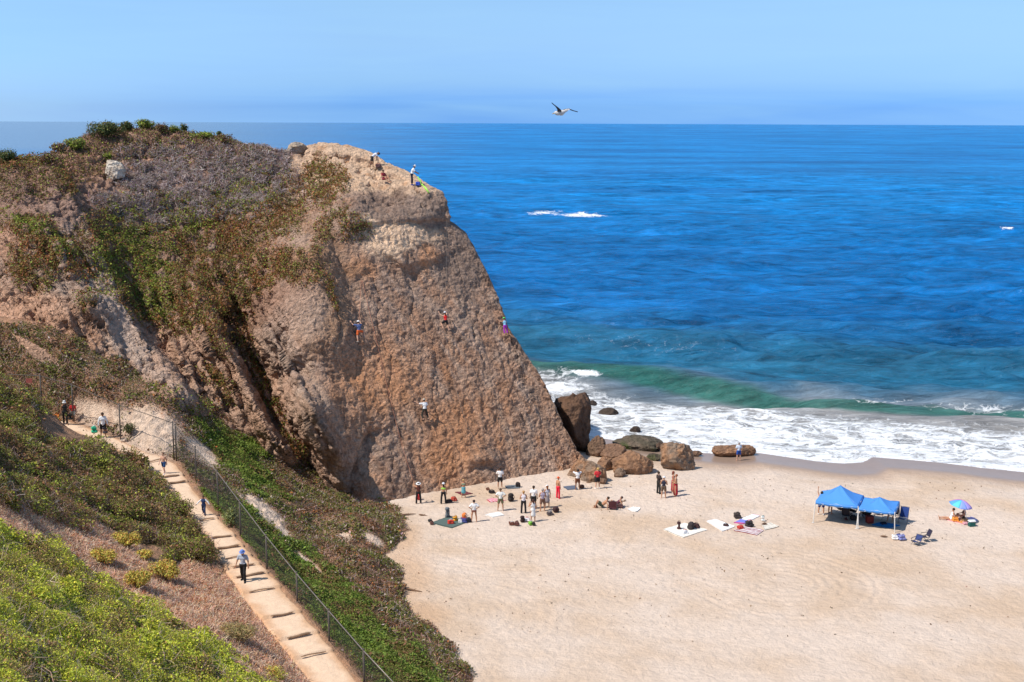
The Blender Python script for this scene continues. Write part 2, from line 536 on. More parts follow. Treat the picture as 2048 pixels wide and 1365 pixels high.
disp = 0.95 * fbm(G, 0.22, 4, 1.7) * (1 - 0.85 * slabm) + 0.36 * fbm(G, 0.55, 3, 5.1) * (1 - .55 * slabm) + 0.20 * (1 - .3 * slabm) * fbm(G, 1.3, 4, 8.3, ridged=True)
crk = fbm(G * np.array([1, 1, .45]), 0.45, 3, 12.0, ridged=True)
sa = (G @ hd); sb = (G @ slab_up)
fac_ = fbm(p3(sa * .5 + sb * .22, sb * .30, 0), .9, 4, 77.0, ridged=True)
fac_ = fbm(G + .5 * fbm(G, .9, 3, 5.)[..., None], .55, 3, 77.0, ridged=True)
disp += slabm * (.16 * fac_) + .085 * fbm(G + .25 * fbm(G, 2., 2, 9.)[..., None], 2.1, 3, 63.0, ridged=True)
disp -= 0.45 * sstep(0.62, 0.9, crk) * (1 - .85 * slabm)
edge = (sstep(0, 0.05, 1 - vv)[None, :] * 0.6 + 0.4) * (1 - .85 * sstep(.12, 0, vv)[None] * sstep(.42, .36, uu)[:, None])
G = G + Nn * (disp * edge)[..., None]
# back side: over the ridge and down to the sea
top = G[:, -1]
hz = top[:, :2] / np.linalg.norm(top[:, :2], axis=1)[:, None]
s = np.linspace(0, 1, NB + 1)[1:]
bk = 26 * s ** 1.2
drop = (top[:, 2] + 4)[:, None] * np.clip(0.05 * s[None] + s[None] ** 1.6, 0, 1) + 0.25 * bk[None]
BK = np.zeros((NU, NB, 3))
BK[..., 0] = top[:, None, 0] + hz[:, None, 0] * bk[None]
BK[..., 1] = top[:, None, 1] + hz[:, None, 1] * bk[None]
BK[..., 2] = top[:, None, 2] - drop
BK += (0.8 * fbm(BK, 0.3, 3, 2.2) * sstep(0, .15, s)[None])[..., None] * np.array([0.3, 0.3, 0.5])
# skirt below the base so that it is sunk in the ground
SK = G[:, :1] + np.array([0, 0.6, -2.5])
GG = np.concatenate([SK, G, BK], 1)
gpx, gpy = PIX(GG)
wx = fbm(GG, 0.5, 4, 31.0); wy = fbm(GG, 0.5, 4, 47.0)
mx = gpx + 26 * wx; my = gpy + 26 * wy
n1 = fbm(GG, 0.35, 4, 61.0); n2 = fbm(GG, 1.1, 4, 71.0); n3 = fbm(GG * np.array([1.0, 1.0, .3]), 0.9, 3, 81.0)
def C(*c): return np.array(c, float)
grey = C(.36, .275, .22); brown = C(.40, .255, .175); orange = C(.50, .26, .13); cream = C(.68, .52, .37); lgrey = C(.44, .36, .30)
def mix(a, b, f): return a * (1 - f[..., None]) + b * f[..., None]
col = mix(np.broadcast_to(grey, GG.shape), brown, sstep(-.3, .4, n1))
col = mix(col, lgrey, 0.6 * sstep(0.1, 0.5, n2))
ga = GG @ hd; gb = GG @ slab_up
stain = fbm(p3(ga, gb * .16), .8, 4, 91.0)
streak = fbm(p3(ga * .9 + gb * .45, (gb - ga * .4) * .12), 1.3, 4, 191.0)
col = mix(col, C(.50, .41, .34), .55 * sstep(.05, .35, streak) * (gb * 0 + 1))
col = mix(col, C(.26, .16, .11), .45 * sstep(-.12, -.42, streak))
col = mix(col, C(.46, .36, .28), .65 * sstep(.05, .4, stain))
col = mix(col, C(.17, .12, .095), .5 * sstep(-.1, -.45, stain))
low_o = sstep(560, 800, my) * sstep(620, 700, mx)
col = mix(col, orange, np.clip(0.32 * low_o * sstep(-.25, .35, n3 + .3 * n2) + 0.25 * sstep(0.25, .5, n3), 0, 1))
col = mix(col, orange * 1.1, 0.6 * blob(mx, my, [(850, 520, 20, 30), (1000, 430, 10, 10), (500, 500, 20, 30), (720, 540, 30, 20), (905, 880, 60, 90, 20), (760, 760, 90, 60)], .6))
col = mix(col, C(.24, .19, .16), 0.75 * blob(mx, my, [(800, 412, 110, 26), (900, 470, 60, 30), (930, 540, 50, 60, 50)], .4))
lst_ = np.interp(my, [340, 420, 520, 610, 700, 760, 830], [100, 150, 200, 250, 300, 345, 405])
strip = sstep(lst_ - 75, lst_ - 45, mx) * sstep(lst_ + 14, lst_ + 4, mx) * sstep(360, 420, my) * sstep(840, 790, my)
col = mix(col, C(.50, .42, .36), .8 * strip)
upper = sstep(398, 375, my) * sstep(545, 590, mx)
col = mix(col, cream * .98, 0.9 * upper * sstep(-.5, .2, n2 + .4))
col = mix(col, C(.48, .27, .14), upper * 0.6 * sstep(.1, .5, n3))
col = mix(col, cream * 1.1, blob(mx, my, [(800, 468, 78, 24, 4), (765, 492, 40, 26), (735, 455, 22, 22)], .35))
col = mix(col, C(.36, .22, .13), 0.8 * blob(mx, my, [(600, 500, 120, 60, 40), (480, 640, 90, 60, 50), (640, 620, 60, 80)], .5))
col = mix(col, lgrey * 1.15, 0.6 * blob(mx, my, [(575, 470, 50, 28, 20), (510, 470, 25, 30), (600, 620, 60, 60), (200, 560, 60, 30, 60), (300, 720, 40, 70, -35), (560, 700, 40, 80, -25)], .5))
col = mix(col, C(.58, .37, .25), 0.75 * blob(mx, my, [(60, 640, 120, 60, 25), (200, 740, 120, 40, 25), (20, 470, 40, 40), (170, 330, 60, 40), (260, 330, 90, 20, -10), (300, 790, 60, 20)], .5))
col = mix(col, C(.70, .62, .52), blob(mx, my, [(232, 338, 18, 20)], .3))
# dusty vegetated soil on the upper hill
soil = blob(mx, my, [(330, 300, 260, 70), (120, 370, 170, 60, 20), (330, 420, 210, 170, 25), (430, 520, 190, 120, 25), (40, 400, 120, 80)], .3)
col = mix(col, C(.34, .21, .15), 0.7 * soil * sstep(-.6, .2, n2 + .2))
ribz = blob(mx, my, [(430, 720, 60, 150, -25), (520, 800, 60, 170, -25), (590, 900, 40, 90, -25), (340, 700, 40, 90, -30)], .4)
col = mix(col, C(.56, .38, .27), .65 * ribz)
lft = blob(mx, my, [(40, 400, 110, 60, 20), (130, 400, 40, 40)], .4)
col = mix(col, C(.30, .21, .17), .6 * lft)
col = col * np.array([1.05, .95, .90])
col = np.clip(col, 0.01, 0.9)
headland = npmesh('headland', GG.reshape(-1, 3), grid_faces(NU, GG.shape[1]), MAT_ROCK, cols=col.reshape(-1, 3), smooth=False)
tag(headland, 'tall tan and grey rock headland with a slanting slab face over the beach', 'headland', kind='structure')
HN = grid_normals(GG)
if HN[:, 5:NV, 1].mean() > 0: HN = -HN

# ------------------------------------------------------------------ foreground hillside, path
pathL = [(120,846,83.6),(200,885,81.6),(270,925,79.2),(330,970,75.3),(365,1012,71.5),(400,1062,67.6),(430,1112,64),(480,1182,59.6),(540,1262,56),(600,1332,53),(650,1395,51),(760,1520,47)]
pathR = [(165,848,83.9),(240,880,81.6),(300,907,79.6),(352,928,78.4),(382,972,74.9),(420,1022,70.6),(466,1068,67.2),(503,1112,63.8),(560,1172,60.2),(612,1240,57),(668,1305,54.2),(722,1372,51.7),(840,1500,47.6)]
def zr(lst):
    out = []
    for x, y, Y in lst: out.append(PY(x, y, Y))
    return np.array(out)
PL, PR = zr(pathL), zr(pathR)
# resample both edges on the same parameter (world y), average the heights
ys = np.linspace(max(PL[-1, 1], PR[-1, 1]), min(PL[0, 1], PR[0, 1]), 60)[::-1]
def res(P): return np.stack([np.interp(ys[::-1], P[::-1, 1], P[::-1, k])[::-1] for k in range(3)], -1)
EL, ER = res(PL), res(PR)
zm = (EL[:, 2] + ER[:, 2]) / 2
k5 = np.ones(9) / 9
zm = np.convolve(np.pad(zm, 4, mode='edge'), k5, 'valid')
# add the far end, bending left behind the scrub
ctr = (EL + ER) / 2; ctr[:, 2] = zm
hw = np.linalg.norm((ER - EL)[:, :2], axis=1) / 2 * 0.93
far = np.array([ctr[0] + np.array([-4.0, 2.0, .5]), ctr[0] + np.array([-9.0, 3.6, .9]), ctr[0] + np.array([-16, 4, 1.3])])[::-1]
CT = np.concatenate([far, ctr]); HW = np.concatenate([[.9, .9, .9], hw])
def near_path(x, y):
    best = np.full(x.shape, 1e9); bz = np.zeros(x.shape); bw = np.zeros(x.shape); bs = np.zeros(x.shape); sg = np.zeros(x.shape)
    acc = 0
    for i in range(len(CT) - 1):
        a, b = CT[i], CT[i + 1]
        d = b - a; L = math.hypot(d[0], d[1])
        t = np.clip(((x - a[0]) * d[0] + (y - a[1]) * d[1]) / (L * L), 0, 1)
        ex = x - (a[0] + t * d[0]); ey = y - (a[1] + t * d[1])
        r = np.hypot(ex, ey)
        m = r < best
        best = np.where(m, r, best); bz = np.where(m, a[2] + t * d[2], bz)
        bw = np.where(m, HW[i] + t * (HW[i + 1] - HW[i]), bw); bs = np.where(m, acc + t * L, bs)
        sg = np.where(m, np.sign(d[0] * ey - d[1] * ex), sg)
        acc += L
    return best, bz, bw, bs, sg
tctrl = [(0,765,76),(60,805,79.5),(0,870,68),(0,960,60.5),(0,1100,48.5),(0,1230,39.5),(0,1365,32.5),(-250,765,66),(-250,1100,40),(-250,1365,27),
 (100,900,70.5),(100,1000,60.5),(100,1180,46),(100,1365,35.5),(200,960,70),(200,1060,60.5),(200,1200,48.5),(200,1365,38.5),
 (300,1010,70.5),(300,1090,63),(300,1200,53),(300,1365,42),(400,1140,61),(400,1240,52.5),(400,1365,45),(500,1270,54),(500,1365,48),(560,1365,50.2),
 (-250,680,86),(0,720,85.8),(80,750,85.6),(150,786,85.0),(230,822,84.2),(260,852,83.2),(310,864,82.4),(420,900,84.5),
 (500,960,82.5),(480,990,78),(580,1020,80),(560,1070,73.5),(640,1010,86),(640,1070,79),(640,1130,72),(640,1180,66.5)]
tw = [PY(*c) for c in tctrl]
for i_ in range(0, int(NU * .56), 22):
    if PB[i_, 0] < 640: tw.append(G[i_, 6] + np.array([0, -.25, .35]))
for x, y, z_ in [(700,1045,1.5),(700,1110,1.6),(700,1180,1.9),(700,1270,2.3),(760,1050,.6),(745,1150,.9),(770,1190,.5),(760,1230,1.3),(830,1270,.6),(800,1240,.6),(780,1300,1.7),(850,1320,1.0),(880,1330,.6),(820,1365,1.9),(895,1365,.6),(900,1440,1.2),(820,1440,2.6)]: tw.append(PZ(x, y, z_))
for x, y in [(760,1008),(808,1062),(764,1112),(803,1188),(868,1262),(935,1365),(700,1003)]:
    q = PZ(x, y, 0.0); q = q.copy(); q[2] = 0.02; tw.append(q)
for q in [(-2, 75, -2.2), (-3, 95, -3), (-8, 100, -3), (4, 62, -3.0), (5, 50, -3.0), (-20, 98, 5), (-32, 98, 7), (-45, 96, 12), (-14, 100, 0), (0, 45, 0.5), (-5, 30, 8), (-12, 18, 18), (2, 20, 11), (-30, 40, 22), (-30, 60, 17), (-40, 75, 16)]:
    tw.append(np.array(q, float))
for i in range(3, len(CT), 4): tw.append(CT[i])
tw = np.array(tw)
tx = np.linspace(-46, 6, 440); ty = np.linspace(17, 99, 680)
TX, TY = np.meshgrid(tx, ty, indexing='ij')
TZ = tps(tw[:, :2] / 20, tw[:, 2], np.stack([TX.ravel(), TY.ravel()], -1) / 20).reshape(TX.shape)
pd, pz, pw, ps, sg = near_path(TX, TY)
T3 = np.stack([TX, TY, TZ], -1)
tpx, tpy = PIX(T3)
hum = 0.38 * fbm(T3, 0.35, 3, 4.4) + 0.16 * fbm(T3, 1.3, 3, 6.6)
# shrubby rows on the near slope run down towards the path
rowc = TX * 0.50 + TY * 0.87
rows = fbm(p3(TX * 0.87 * .25 - TY * .5 * .25, rowc), 0.33, 2, 2.0)
nearm = sstep(62, 50, TY) * sstep(-3, -8, TX)
hum = hum + 0.85 * rows * nearm
fp = sstep(0.0, 1.3, pd - pw)
TZ2 = TZ + hum * fp * sstep(-0.6, 0.6, TZ + 0.4)
blend = sstep(1.6, 0.15, pd - pw)
TZ2 = TZ2 * (1 - blend) + (pz + 0.18 * sstep(0, .5, pd - pw) * fbm(T3, 1.2, 2, 3.0)) * blend
embd = blob(tpx, tpy, [(300, 862, 75, 48, 20), (195, 830, 60, 26, 15), (525, 1022, 62, 17, 38)], .4)
TZ2 += embd * sstep(.2, .8, pd - pw) * (.30 * fbm(T3, 1.4, 4, 17.0, ridged=True) - .1)
TZ2 = TZ2 - 0.22 * sstep(0.05, -0.25, pd - pw)
T3[..., 2] = TZ2
tpx, tpy = PIX(T3)
twx = fbm(T3, 0.45, 4, 11.0); twy = fbm(T3, 0.45, 4, 22.0); tn = fbm(T3, 1.2, 4, 33.0)
tmx = tpx + 45 * twx; tmy = tpy + 45 * twy
m_rightside = (sg > 0) & (pd > pw)
if m_rightside[:, :].mean() > .5 and TX[m_rightside].mean() < -15: m_rightside = (sg < 0) & (pd > pw)
def mk(poly): return inpoly(tmx, tmy, poly).astype(float)
Z_green = mk([(-400, 1030), (0, 1050), (120, 1110), (260, 1200), (420, 1290), (585, 1400), (600, 2000), (-400, 2000)])
Z_dry = mk([(-400, 970), (0, 1000), (90, 1030), (180, 1045), (280, 1120), (420, 1130), (480, 1180), (560, 1270), (680, 1400), (585, 1400), (420, 1290), (260, 1200), (120, 1110), (0, 1055), (-400, 1030)])
Z_scrub = mk([(-500, 600), (0, 755), (110, 840), (200, 905), (290, 935), (345, 1000), (400, 1080), (430, 1135), (330, 1115), (200, 1060), (80, 1045), (0, 1010), (-500, 980)])
beyond = m_rightside.astype(float)
Z_scrub *= 1 - blob(tpx, tpy, [(125, 866, 60, 22, 25)], .4); Z_green *= 1 - beyond; Z_dry *= 1 - beyond; Z_scrub *= 1 - beyond
soilc = C(.36, .20, .12)
tcol = mix(np.broadcast_to(soilc, T3.shape), C(.24, .15, .10), sstep(-.3, .4, tn))
tcol = mix(tcol, C(.10, .085, .035), 0.85 * Z_scrub); tcol = mix(tcol, C(.13, .14, .03), 0.85 * Z_green)
tcol = mix(tcol, C(.58, .39, .30), 0.9 * Z_dry)
emb = blob(tpx, tpy, [(300, 862, 75, 48, 20), (195, 830, 60, 26, 15), (525, 1022, 62, 17, 38), (400, 905, 50, 18, 40), (560, 1060, 30, 10, 40), (620, 1130, 40, 6, 42), (690, 1075, 16, 10), (745, 1080, 24, 9, 30)], .4) * beyond
tcol = mix(tcol, C(.66, .50, .38), emb * sstep(-.5, .3, tn + .3))
tcol = mix(tcol, C(.42, .24, .14), 0.8 * sstep(1.0, 0.2, pd - pw) * (1 - beyond))
hill = npmesh('hillside', T3.reshape(-1, 3), grid_faces(*TX.shape), MAT_SOIL, cols=np.clip(tcol, .01, .9).reshape(-1, 3), smooth=True)
tag(hill, 'sloping coastal hillside with dry soil and scrub above the beach', 'hillside', kind='structure')
TN = grid_normals(T3)
if TN[..., 2].mean() < 0: TN = -TN

# path strip with earth steps
steps_px = [((304,928),(340,927),79.0),((328,958),(362,956),76.2),((334,972),(372,969),75.2),((407,1042),(440,1037),69.2),((420,1083),(464,1076),66.3),((434,1104),(479,1095),64.8),
            ((449,1122),(490,1114),63.4),((459,1142),(505,1134),62.2),((468,1160),(530,1147),61.2),((496,1185),(549,1174),59.6),((534,1242),(567,1228),57.0),((569,1278),(608,1268),55.2),((594,1312),(648,1300),53.8)]
step_s = []
stepw = []
for a, b, Y in steps_px:
    pa, pb = PY(a[0], a[1], Y), PY(b[0], b[1], Y + .25)
    mid = (pa + pb) / 2
    _, z_, w_, s_, _ = near_path(np.array([mid[0]]), np.array([mid[1]]))
    step_s.append(float(s_[0])); stepw.append((pa, pb))
acc = np.concatenate([[0], np.cumsum(np.hypot(*np.diff(CT[:, :2], axis=0).T))])
SS = np.linspace(0, acc[-1], 900)
NWp = 25
cc = np.stack([np.interp(SS, acc, CT[:, k]) for k in range(3)], -1)
ww = np.interp(SS, acc, HW)
tg = np.gradient(cc, axis=0)[:, :2]; tg /= np.linalg.norm(tg, axis=1)[:, None]
# smooth tangent
for k in range(2): tg[:, k] = np.convolve(np.pad(tg[:, k], 10, mode='edge'), np.ones(21) / 21, 'valid')
tg /= np.linalg.norm(tg, axis=1)[:, None]
side = np.stack([-tg[:, 1], tg[:, 0]], -1)
q = np.linspace(-1, 1, NWp)
jw = 1 + 0.16 * fbm(p3(SS, 0 * SS), 0.9, 3, 5.0); jw2 = 1 + 0.16 * fbm(p3(SS, 0 * SS + 9), 0.9, 3, 5.0)
wq = np.where(q[None] < 0, (ww * jw)[:, None], (ww * jw2)[:, None]) * 1.06
PP = np.zeros((900, NWp, 3))
PP[..., 0] = cc[:, None, 0] + side[:, None, 0] * q[None] * wq
PP[..., 1] = cc[:, None, 1] + side[:, None, 1] * q[None] * wq
szz = np.zeros(900)
for s_ in step_s:
    d = s_ - SS
    szz += np.where(d > 0, 0.15 * np.exp(-d / 1.1), 0)
PP[..., 2] = cc[:, None, 2] + szz[:, None] - 0.02 * np.abs(q[None]) - 0.16 * sstep(.9, 1, np.abs(q[None])) + 0.03 * fbm(PP, 1.5, 3, 3.3)
pcol = mix(np.broadcast_to(C(.70, .51, .36), PP.shape), C(.56, .34, .20), sstep(.35, 1.0, np.abs(q)[None] + .5 * fbm(PP, .9, 4, 8.0)))
pathm = npmesh('path', PP.reshape(-1, 3), grid_faces(900, NWp), MAT_PATH, cols=pcol.reshape(-1, 3), smooth=True)
tag(pathm, 'pale sandy footpath with low earth steps down the hillside', 'path', kind='structure')

# ------------------------------------------------------------------ beach sand
shore_px = [(900, 800), (1100, 850), (1180, 872), (1330, 898), (1400, 905), (1450, 909), (1500, 903), (1560, 912), (1600, 918), (1640, 924), (1690, 928), (1725, 925), (1745, 914), (1800, 918), (1880, 925), (1960, 935), (2048, 944), (2300, 975), (2700, 1010)]
SEA = -1.0
shp = np.array([PZ(x, y, SEA + .02) for x, y in shore_px])
def shoreY(x): return np.interp(x, shp[:, 0], shp[:, 1])
BX, BY = np.meshgrid(np.linspace(-22, 78, 620), np.concatenate([np.linspace(8, 52, 40), np.linspace(52.3, 116, 400)]), indexing='ij')
td = shoreY(BX) - BY            # distance inland from the waterline
tds = td + 0.6 * fbm(p3(BX, BY), .12, 2, 1)
BZ = -1.0 + 1.0 * sstep(-1.0, 15, tds) + 0.0 * BX
BZ = np.where(td < 0, -1.0 + 0.10 * td, np.maximum(BZ, -1.0 + 0.012 * td))
dry = sstep(3, 9, td)
BZ += dry * (0.10 * fbm(p3(BX, BY), .22, 3, 7.7) + 0.035 * fbm(p3(BX, BY), 1.6, 3, 8.8))
bqx, bqy = PIX(np.stack([BX, BY, BZ], -1))
def ring(cx, cy, radii, w, amp, a0, a1):
    c = PZ(cx, cy, 0)
    r = np.hypot(BX - c[0], BY - c[1]) + 0.25 * fbm(p3(BX, BY), .35, 2, 3)
    a = np.degrees(np.arctan2(BY - c[1], BX - c[0])) % 360
    m = ((a - a0) % 360 < (a1 - a0))
    z = 0
    for R in radii:
        z = z - amp * np.exp(-((r - R) / w) ** 2) + .5 * amp * np.exp(-((r - R - 2.2 * w) / w) ** 2)
    return z * m
BZ += dry * (ring(1560, 1165, [1.6, 2.2, 3.0, 3.6, 5.0, 5.6], .16, .045, 200, 470) + ring(1040, 1060, [7.2, 7.8, 9.0], .15, .035, 220, 350) + ring(1500, 700, [24.5, 25.1, 26.2], .16, .035, 200, 340)
             + ring(900, 1230, [3.0, 3.6, 5.0, 5.6], .17, .03, 250, 430))
bcol = mix(np.broadcast_to(C(.665, .54, .445), BX.shape + (3,)), C(.58, .43, .31), sstep(-.3, .4, fbm(p3(BX, BY), .15, 4, 5.5)))
bcol = mix(bcol, C(.56, .36, .22), 0.7 * blob(bqx, bqy, [(800, 1150, 60, 60), (830, 1230, 60, 30), (800, 1080, 40, 30)], .6))
wetw = td + 0.9 * fbm(p3(BX, BY), .18, 3, 15)
wet = sstep(6.6, 3.6, wetw)
damp = sstep(10, 5.5, wetw)
bcol = mix(bcol, C(.44, .31, .225), 0.75 * damp); bcol = mix(bcol, C(.29, .205, .155), 0.9 * wet)
m, t, b, o = new_mat('sand')
at = N(t, 'ShaderNodeAttribute', attribute_name='col'); aw = N(t, 'ShaderNodeAttribute', attribute_name='wet')
tcn = N(t, 'ShaderNodeTexCoord'); vec = tcn.outputs['Object']
nn = tex_noise(t, 1.3, 9, .72, vec); f = maprange(t, nn, .3, .7, .90, 1.08)
spk = tex_noise(t, 4.5, 2, .5, vec); spk2 = maprange(t, spk, .70, .76, 1.0, .75)
f = math_node(t, 'MULTIPLY', f, spk2)
vm = N(t, 'ShaderNodeVectorMath', operation='SCALE'); t.links.new(at.outputs['Color'], vm.inputs[0]); t.links.new(f, vm.inputs['Scale'])
t.links.new(vm.outputs[0], b.inputs['Base Color'])
t.links.new(maprange(t, aw.outputs['Fac'], 0, 1, .95, .28), b.inputs['Roughness'])
t.links.new(maprange(t, aw.outputs['Fac'], 0, 1, .05, .3), b.inputs['Specular IOR Level'])
h1 = tex_noise(t, 2.2, 7, .68, vec, .2)
vo = N(t, 'ShaderNodeTexVoronoi', feature='SMOOTH_F1'); vo.inputs['Scale'].default_value = 2.8; t.links.new(vec, vo.inputs['Vector'])
hh = math_node(t, 'ADD', math_node(t, 'MULTIPLY', h1, .17), math_node(t, 'MULTIPLY', vo.outputs['Distance'], .035))
hh = math_node(t, 'MULTIPLY', hh, maprange(t, aw.outputs['Fac'], 0, .6, 1, .03))
bp = N(t, 'ShaderNodeBump'); bp.inputs['Distance'].default_value = 1.0; bp.inputs['Strength'].default_value = 1.0
t.links.new(hh, bp.inputs['Height']); t.links.new(bp.outputs[0], b.inputs['Normal'])
MAT_SAND = m
beach = npmesh('beach', np.stack([BX, BY, BZ], -1).reshape(-1, 3), grid_faces(*BX.shape), MAT_SAND, cols=bcol.reshape(-1, 3), smooth=True, attrs={'wet': wet})
tag(beach, 'wide pale sandy beach, damp near the water', 'beach', kind='structure')

# ------------------------------------------------------------------ sea
rowpx = np.concatenate([np.linspace(985, 700, 330), np.linspace(699, 420, 260), np.linspace(419, 262, 150), 246.0 + 15 * np.geomspace(1, .035, 50)])
hc = CAMZ - SEA
yy = hc * F / (rowpx - 245.3)
cx_ = np.concatenate([np.linspace(-2.4, -.64, 60), np.linspace(-0.62, 0.62, 760), np.linspace(.64, 2.4, 60)])
SX = cx_[:, None] * np.maximum(yy, 60)[None]; SY = np.broadcast_to(yy[None], SX.shape).copy()
rg = np.random.default_rng(3)
Z = np.zeros_like(SX)
dy = np.abs(np.gradient(yy))[None]; dx = np.gradient(cx_)[:, None] * np.maximum(yy, 60)[None]
base_dir = math.radians(-96)
for k in range(90):
    lam = 1.6 * (30 / 1.6) ** rg.random()
    ang = base_dir + rg.normal() * (0.30 if lam < 9 else 0.17)
    kx, ky = math.cos(ang), math.sin(ang); kk = 2 * math.pi / lam
    amp = 0.0150 * lam ** 0.72
    cell = np.abs(kx) * dx + np.abs(ky) * dy
    att = sstep(0.5, 0.22, cell / lam)
    ph = kk * (kx * SX + ky * SY) + rg.random() * 6.28
    Z += amp * att * (np.cos(ph) + 0.25 * np.cos(2 * ph))
gust = 0.6 + 0.8 * sstep(-.5, .5, fbm(p3(SX, SY * 1.0), 1 / 35.0, 3, 14))
off = SY - shoreY(SX)           # metres out from the waterline
Z *= gust * sstep(0, 45, off) * 0.95 + 0.10
# long swells and the breaking wave
def swell(pts, amp, wf, wb, xr=None):
    wpts = np.array([PZ(x, y, SEA + .5) for x, y in pts])
    yc = np.interp(SX, wpts[:, 0], wpts[:, 1]) + 0.8 * fbm(p3(SX, 0 * SX), .06, 2, amp)
    d = SY - yc
    e = amp * (0.72 + 0.75 * fbm(p3(SX, 0 * SX), .07, 2, 2 + amp))
    return e * np.where(d < 0, np.exp(-(np.abs(d) / wf) ** 2), np.exp(-(d / wb) ** 1.6)), d
brk, bd = swell([(1000, 728), (1095, 738), (1250, 752), (1400, 768), (1500, 779), (1640, 797), (1760, 806), (1900, 812), (2048, 818), (2300, 830)], 1.2, 1.8, 6.0)
Z += brk
s2, _ = swell([(1000, 655), (1400, 672), (1700, 668), (2048, 660), (2300, 660)], .55, 7, 9); Z += s2
s3, _ = swell([(1000, 590), (1500, 600), (2048, 580), (2300, 580)], .5, 9, 12); Z += s3
s4, _ = swell([(1000, 560), (1300, 556), (2048, 545), (2300, 560)], .45, 12, 14); Z += s4
surf = sstep(40, 8, off)
Z += surf * 0.11 * fbm(p3(SX, SY), .45, 4, 3) + surf * 0.05 * fbm(p3(SX, SY), 1.6, 3, 4)
Z *= sstep(-1.5, 2.5, off) * .97 + .03
Z = SEA + 0.03 + Z
Z = np.where(off < 0, np.minimum(Z, SEA - 0.0 + .03 * 1) + off * .12, Z)
spx, spy = PIX(np.stack([SX, SY, Z], -1))
nA = fbm(p3(SX, SY), .05, 4, 44)
deep = C(.004, .125, .36); mid = C(.006, .20, .52); teal = C(.018, .115, .185); silt = C(.34, .33, .32)
lvl = off + 9 * nA
scol = mix(np.broadcast_to(deep, SX.shape + (3,)), mid, sstep(-.5, .3, fbm(p3(SX, SY * 3), .004, 3, 4)) * sstep(100, 500, off))
scol = mix(scol, teal, 0.85 * sstep(95, 40, lvl)); 
scol = mix(scol, silt, sstep(34, 16, lvl))
face = sstep(-4.5, -1.2, bd) * sstep(1.2, -.6, bd) * sstep(.35, 1.1, brk)
scol = mix(scol, C(.022, .125, .10), 0.9 * sstep(-4.0, -2.3, bd) * sstep(1.5, -.8, bd))  # green of light coming through the thin wave face, painted as water colour
fo = np.zeros_like(SX)
fo += sstep(1.5, -4.5, -(np.minimum(off, 99)) ) * 0
fz = sstep(44, 26, off + 7 * fbm(p3(SX, SY), .09, 3, 5)) 
dens = 0.40 + 0.19 * sstep(34, 12, off + 5 * nA) + 0.20 * fbm(p3(SX, SY), .10, 3, 6)
edge_f = sstep(2.6, .6, off) * sstep(-.6, .1, off)
foam = fz * dens * sstep(-3.5, -10.0, bd) + 0.25 * edge_f
foam = np.maximum(foam, 0.72 * blob(spx, spy, [(1170, 746, 30, 7, 4), (1120, 775, 60, 12)], .6))
foam = np.maximum(foam, 0.38 * blob(spx, spy, [(1110, 755, 50, 22), (1960, 818, 110, 12, 3), (1760, 802, 60, 6), (1300, 690, 200, 20, 5, .35)], .6))
foam = np.maximum(foam, 0.78 * blob(spx, spy + 2 * fbm(p3(spx, spy), .05, 2, 1), [(1162, 430.5, 50, 3.0, 3), (1095, 427.5, 40, 1.3, 4, .8), (2018, 457, 24, 2.0)], .5))
m, t, b, o = new_mat('sea_water')
at = N(t, 'ShaderNodeAttribute', attribute_name='col'); af = N(t, 'ShaderNodeAttribute', attribute_name='foam'); ac = N(t, 'ShaderNodeAttribute', attribute_name='extra_gloss')
tcn = N(t, 'ShaderNodeTexCoord'); vec = tcn.outputs['Object']
def mapv(sx, sy):
    q_ = N(t, 'ShaderNodeMapping'); q_.inputs['Scale'].default_value = (sx, sy, 1); t.links.new(vec, q_.inputs[0]); return q_.outputs[0]
warp = N(t, 'ShaderNodeTexNoise'); warp.inputs['Scale'].default_value = .35; warp.inputs['Detail'].default_value = 4; t.links.new(vec, warp.inputs['Vector'])
wv = N(t, 'ShaderNodeVectorMath', operation='MULTIPLY_ADD'); t.links.new(warp.outputs['Color'], wv.inputs[0]); wv.inputs[1].default_value = (5, 5, 0); t.links.new(mapv(.8, 1.15), wv.inputs[2])
def vor_edge(sc):
    v_ = N(t, 'ShaderNodeTexVoronoi', feature='DISTANCE_TO_EDGE'); v_.inputs['Scale'].default_value = sc; t.links.new(wv.outputs[0], v_.inputs['Vector']); return v_.outputs['Distance']
lace = math_node(t, 'MINIMUM', maprange(t, vor_edge(.42), 0, .30, 1, .0), 1.0)
lace2 = maprange(t, vor_edge(1.1), 0, .30, 1, .0)
fn = tex_noise(t, .9, 9, .72, vec, .8)
lace3 = maprange(t, vor_edge(2.6), 0, .30, 1, .0)
pat = math_node(t, 'ADD', math_node(t, 'ADD', math_node(t, 'MULTIPLY', lace, .30), math_node(t, 'MULTIPLY', lace2, .30)), math_node(t, 'ADD', math_node(t, 'MULTIPLY', fn, .50), math_node(t, 'MULTIPLY', lace3, .16)))
fsum = math_node(t, 'ADD', pat, math_node(t, 'MULTIPLY', af.outputs['Fac'], 1.0))
fmask = maprange(t, fsum, 1.0, 1.36, 0, 1)
fmask = math_node(t, 'MULTIPLY', fmask, maprange(t, af.outputs['Fac'], .02, .18, 0, 1))
colv = tex_noise(t, .05, 7, .62, mapv(.5, .8)); colv2 = tex_noise(t, .005, 6, .7, mapv(1, .35))
colv3 = tex_noise(t, .5, 7, .72, mapv(.25, 1.0), .3)  # streaks of ripples reflecting the sky, painted into the water colour
colf = math_node(t, 'MULTIPLY', maprange(t, colv3, .32, .68, .50, 1.62), math_node(t, 'MULTIPLY', maprange(t, colv, .32, .68, .78, 1.22), maprange(t, colv2, .38, .62, .90, 1.10)))
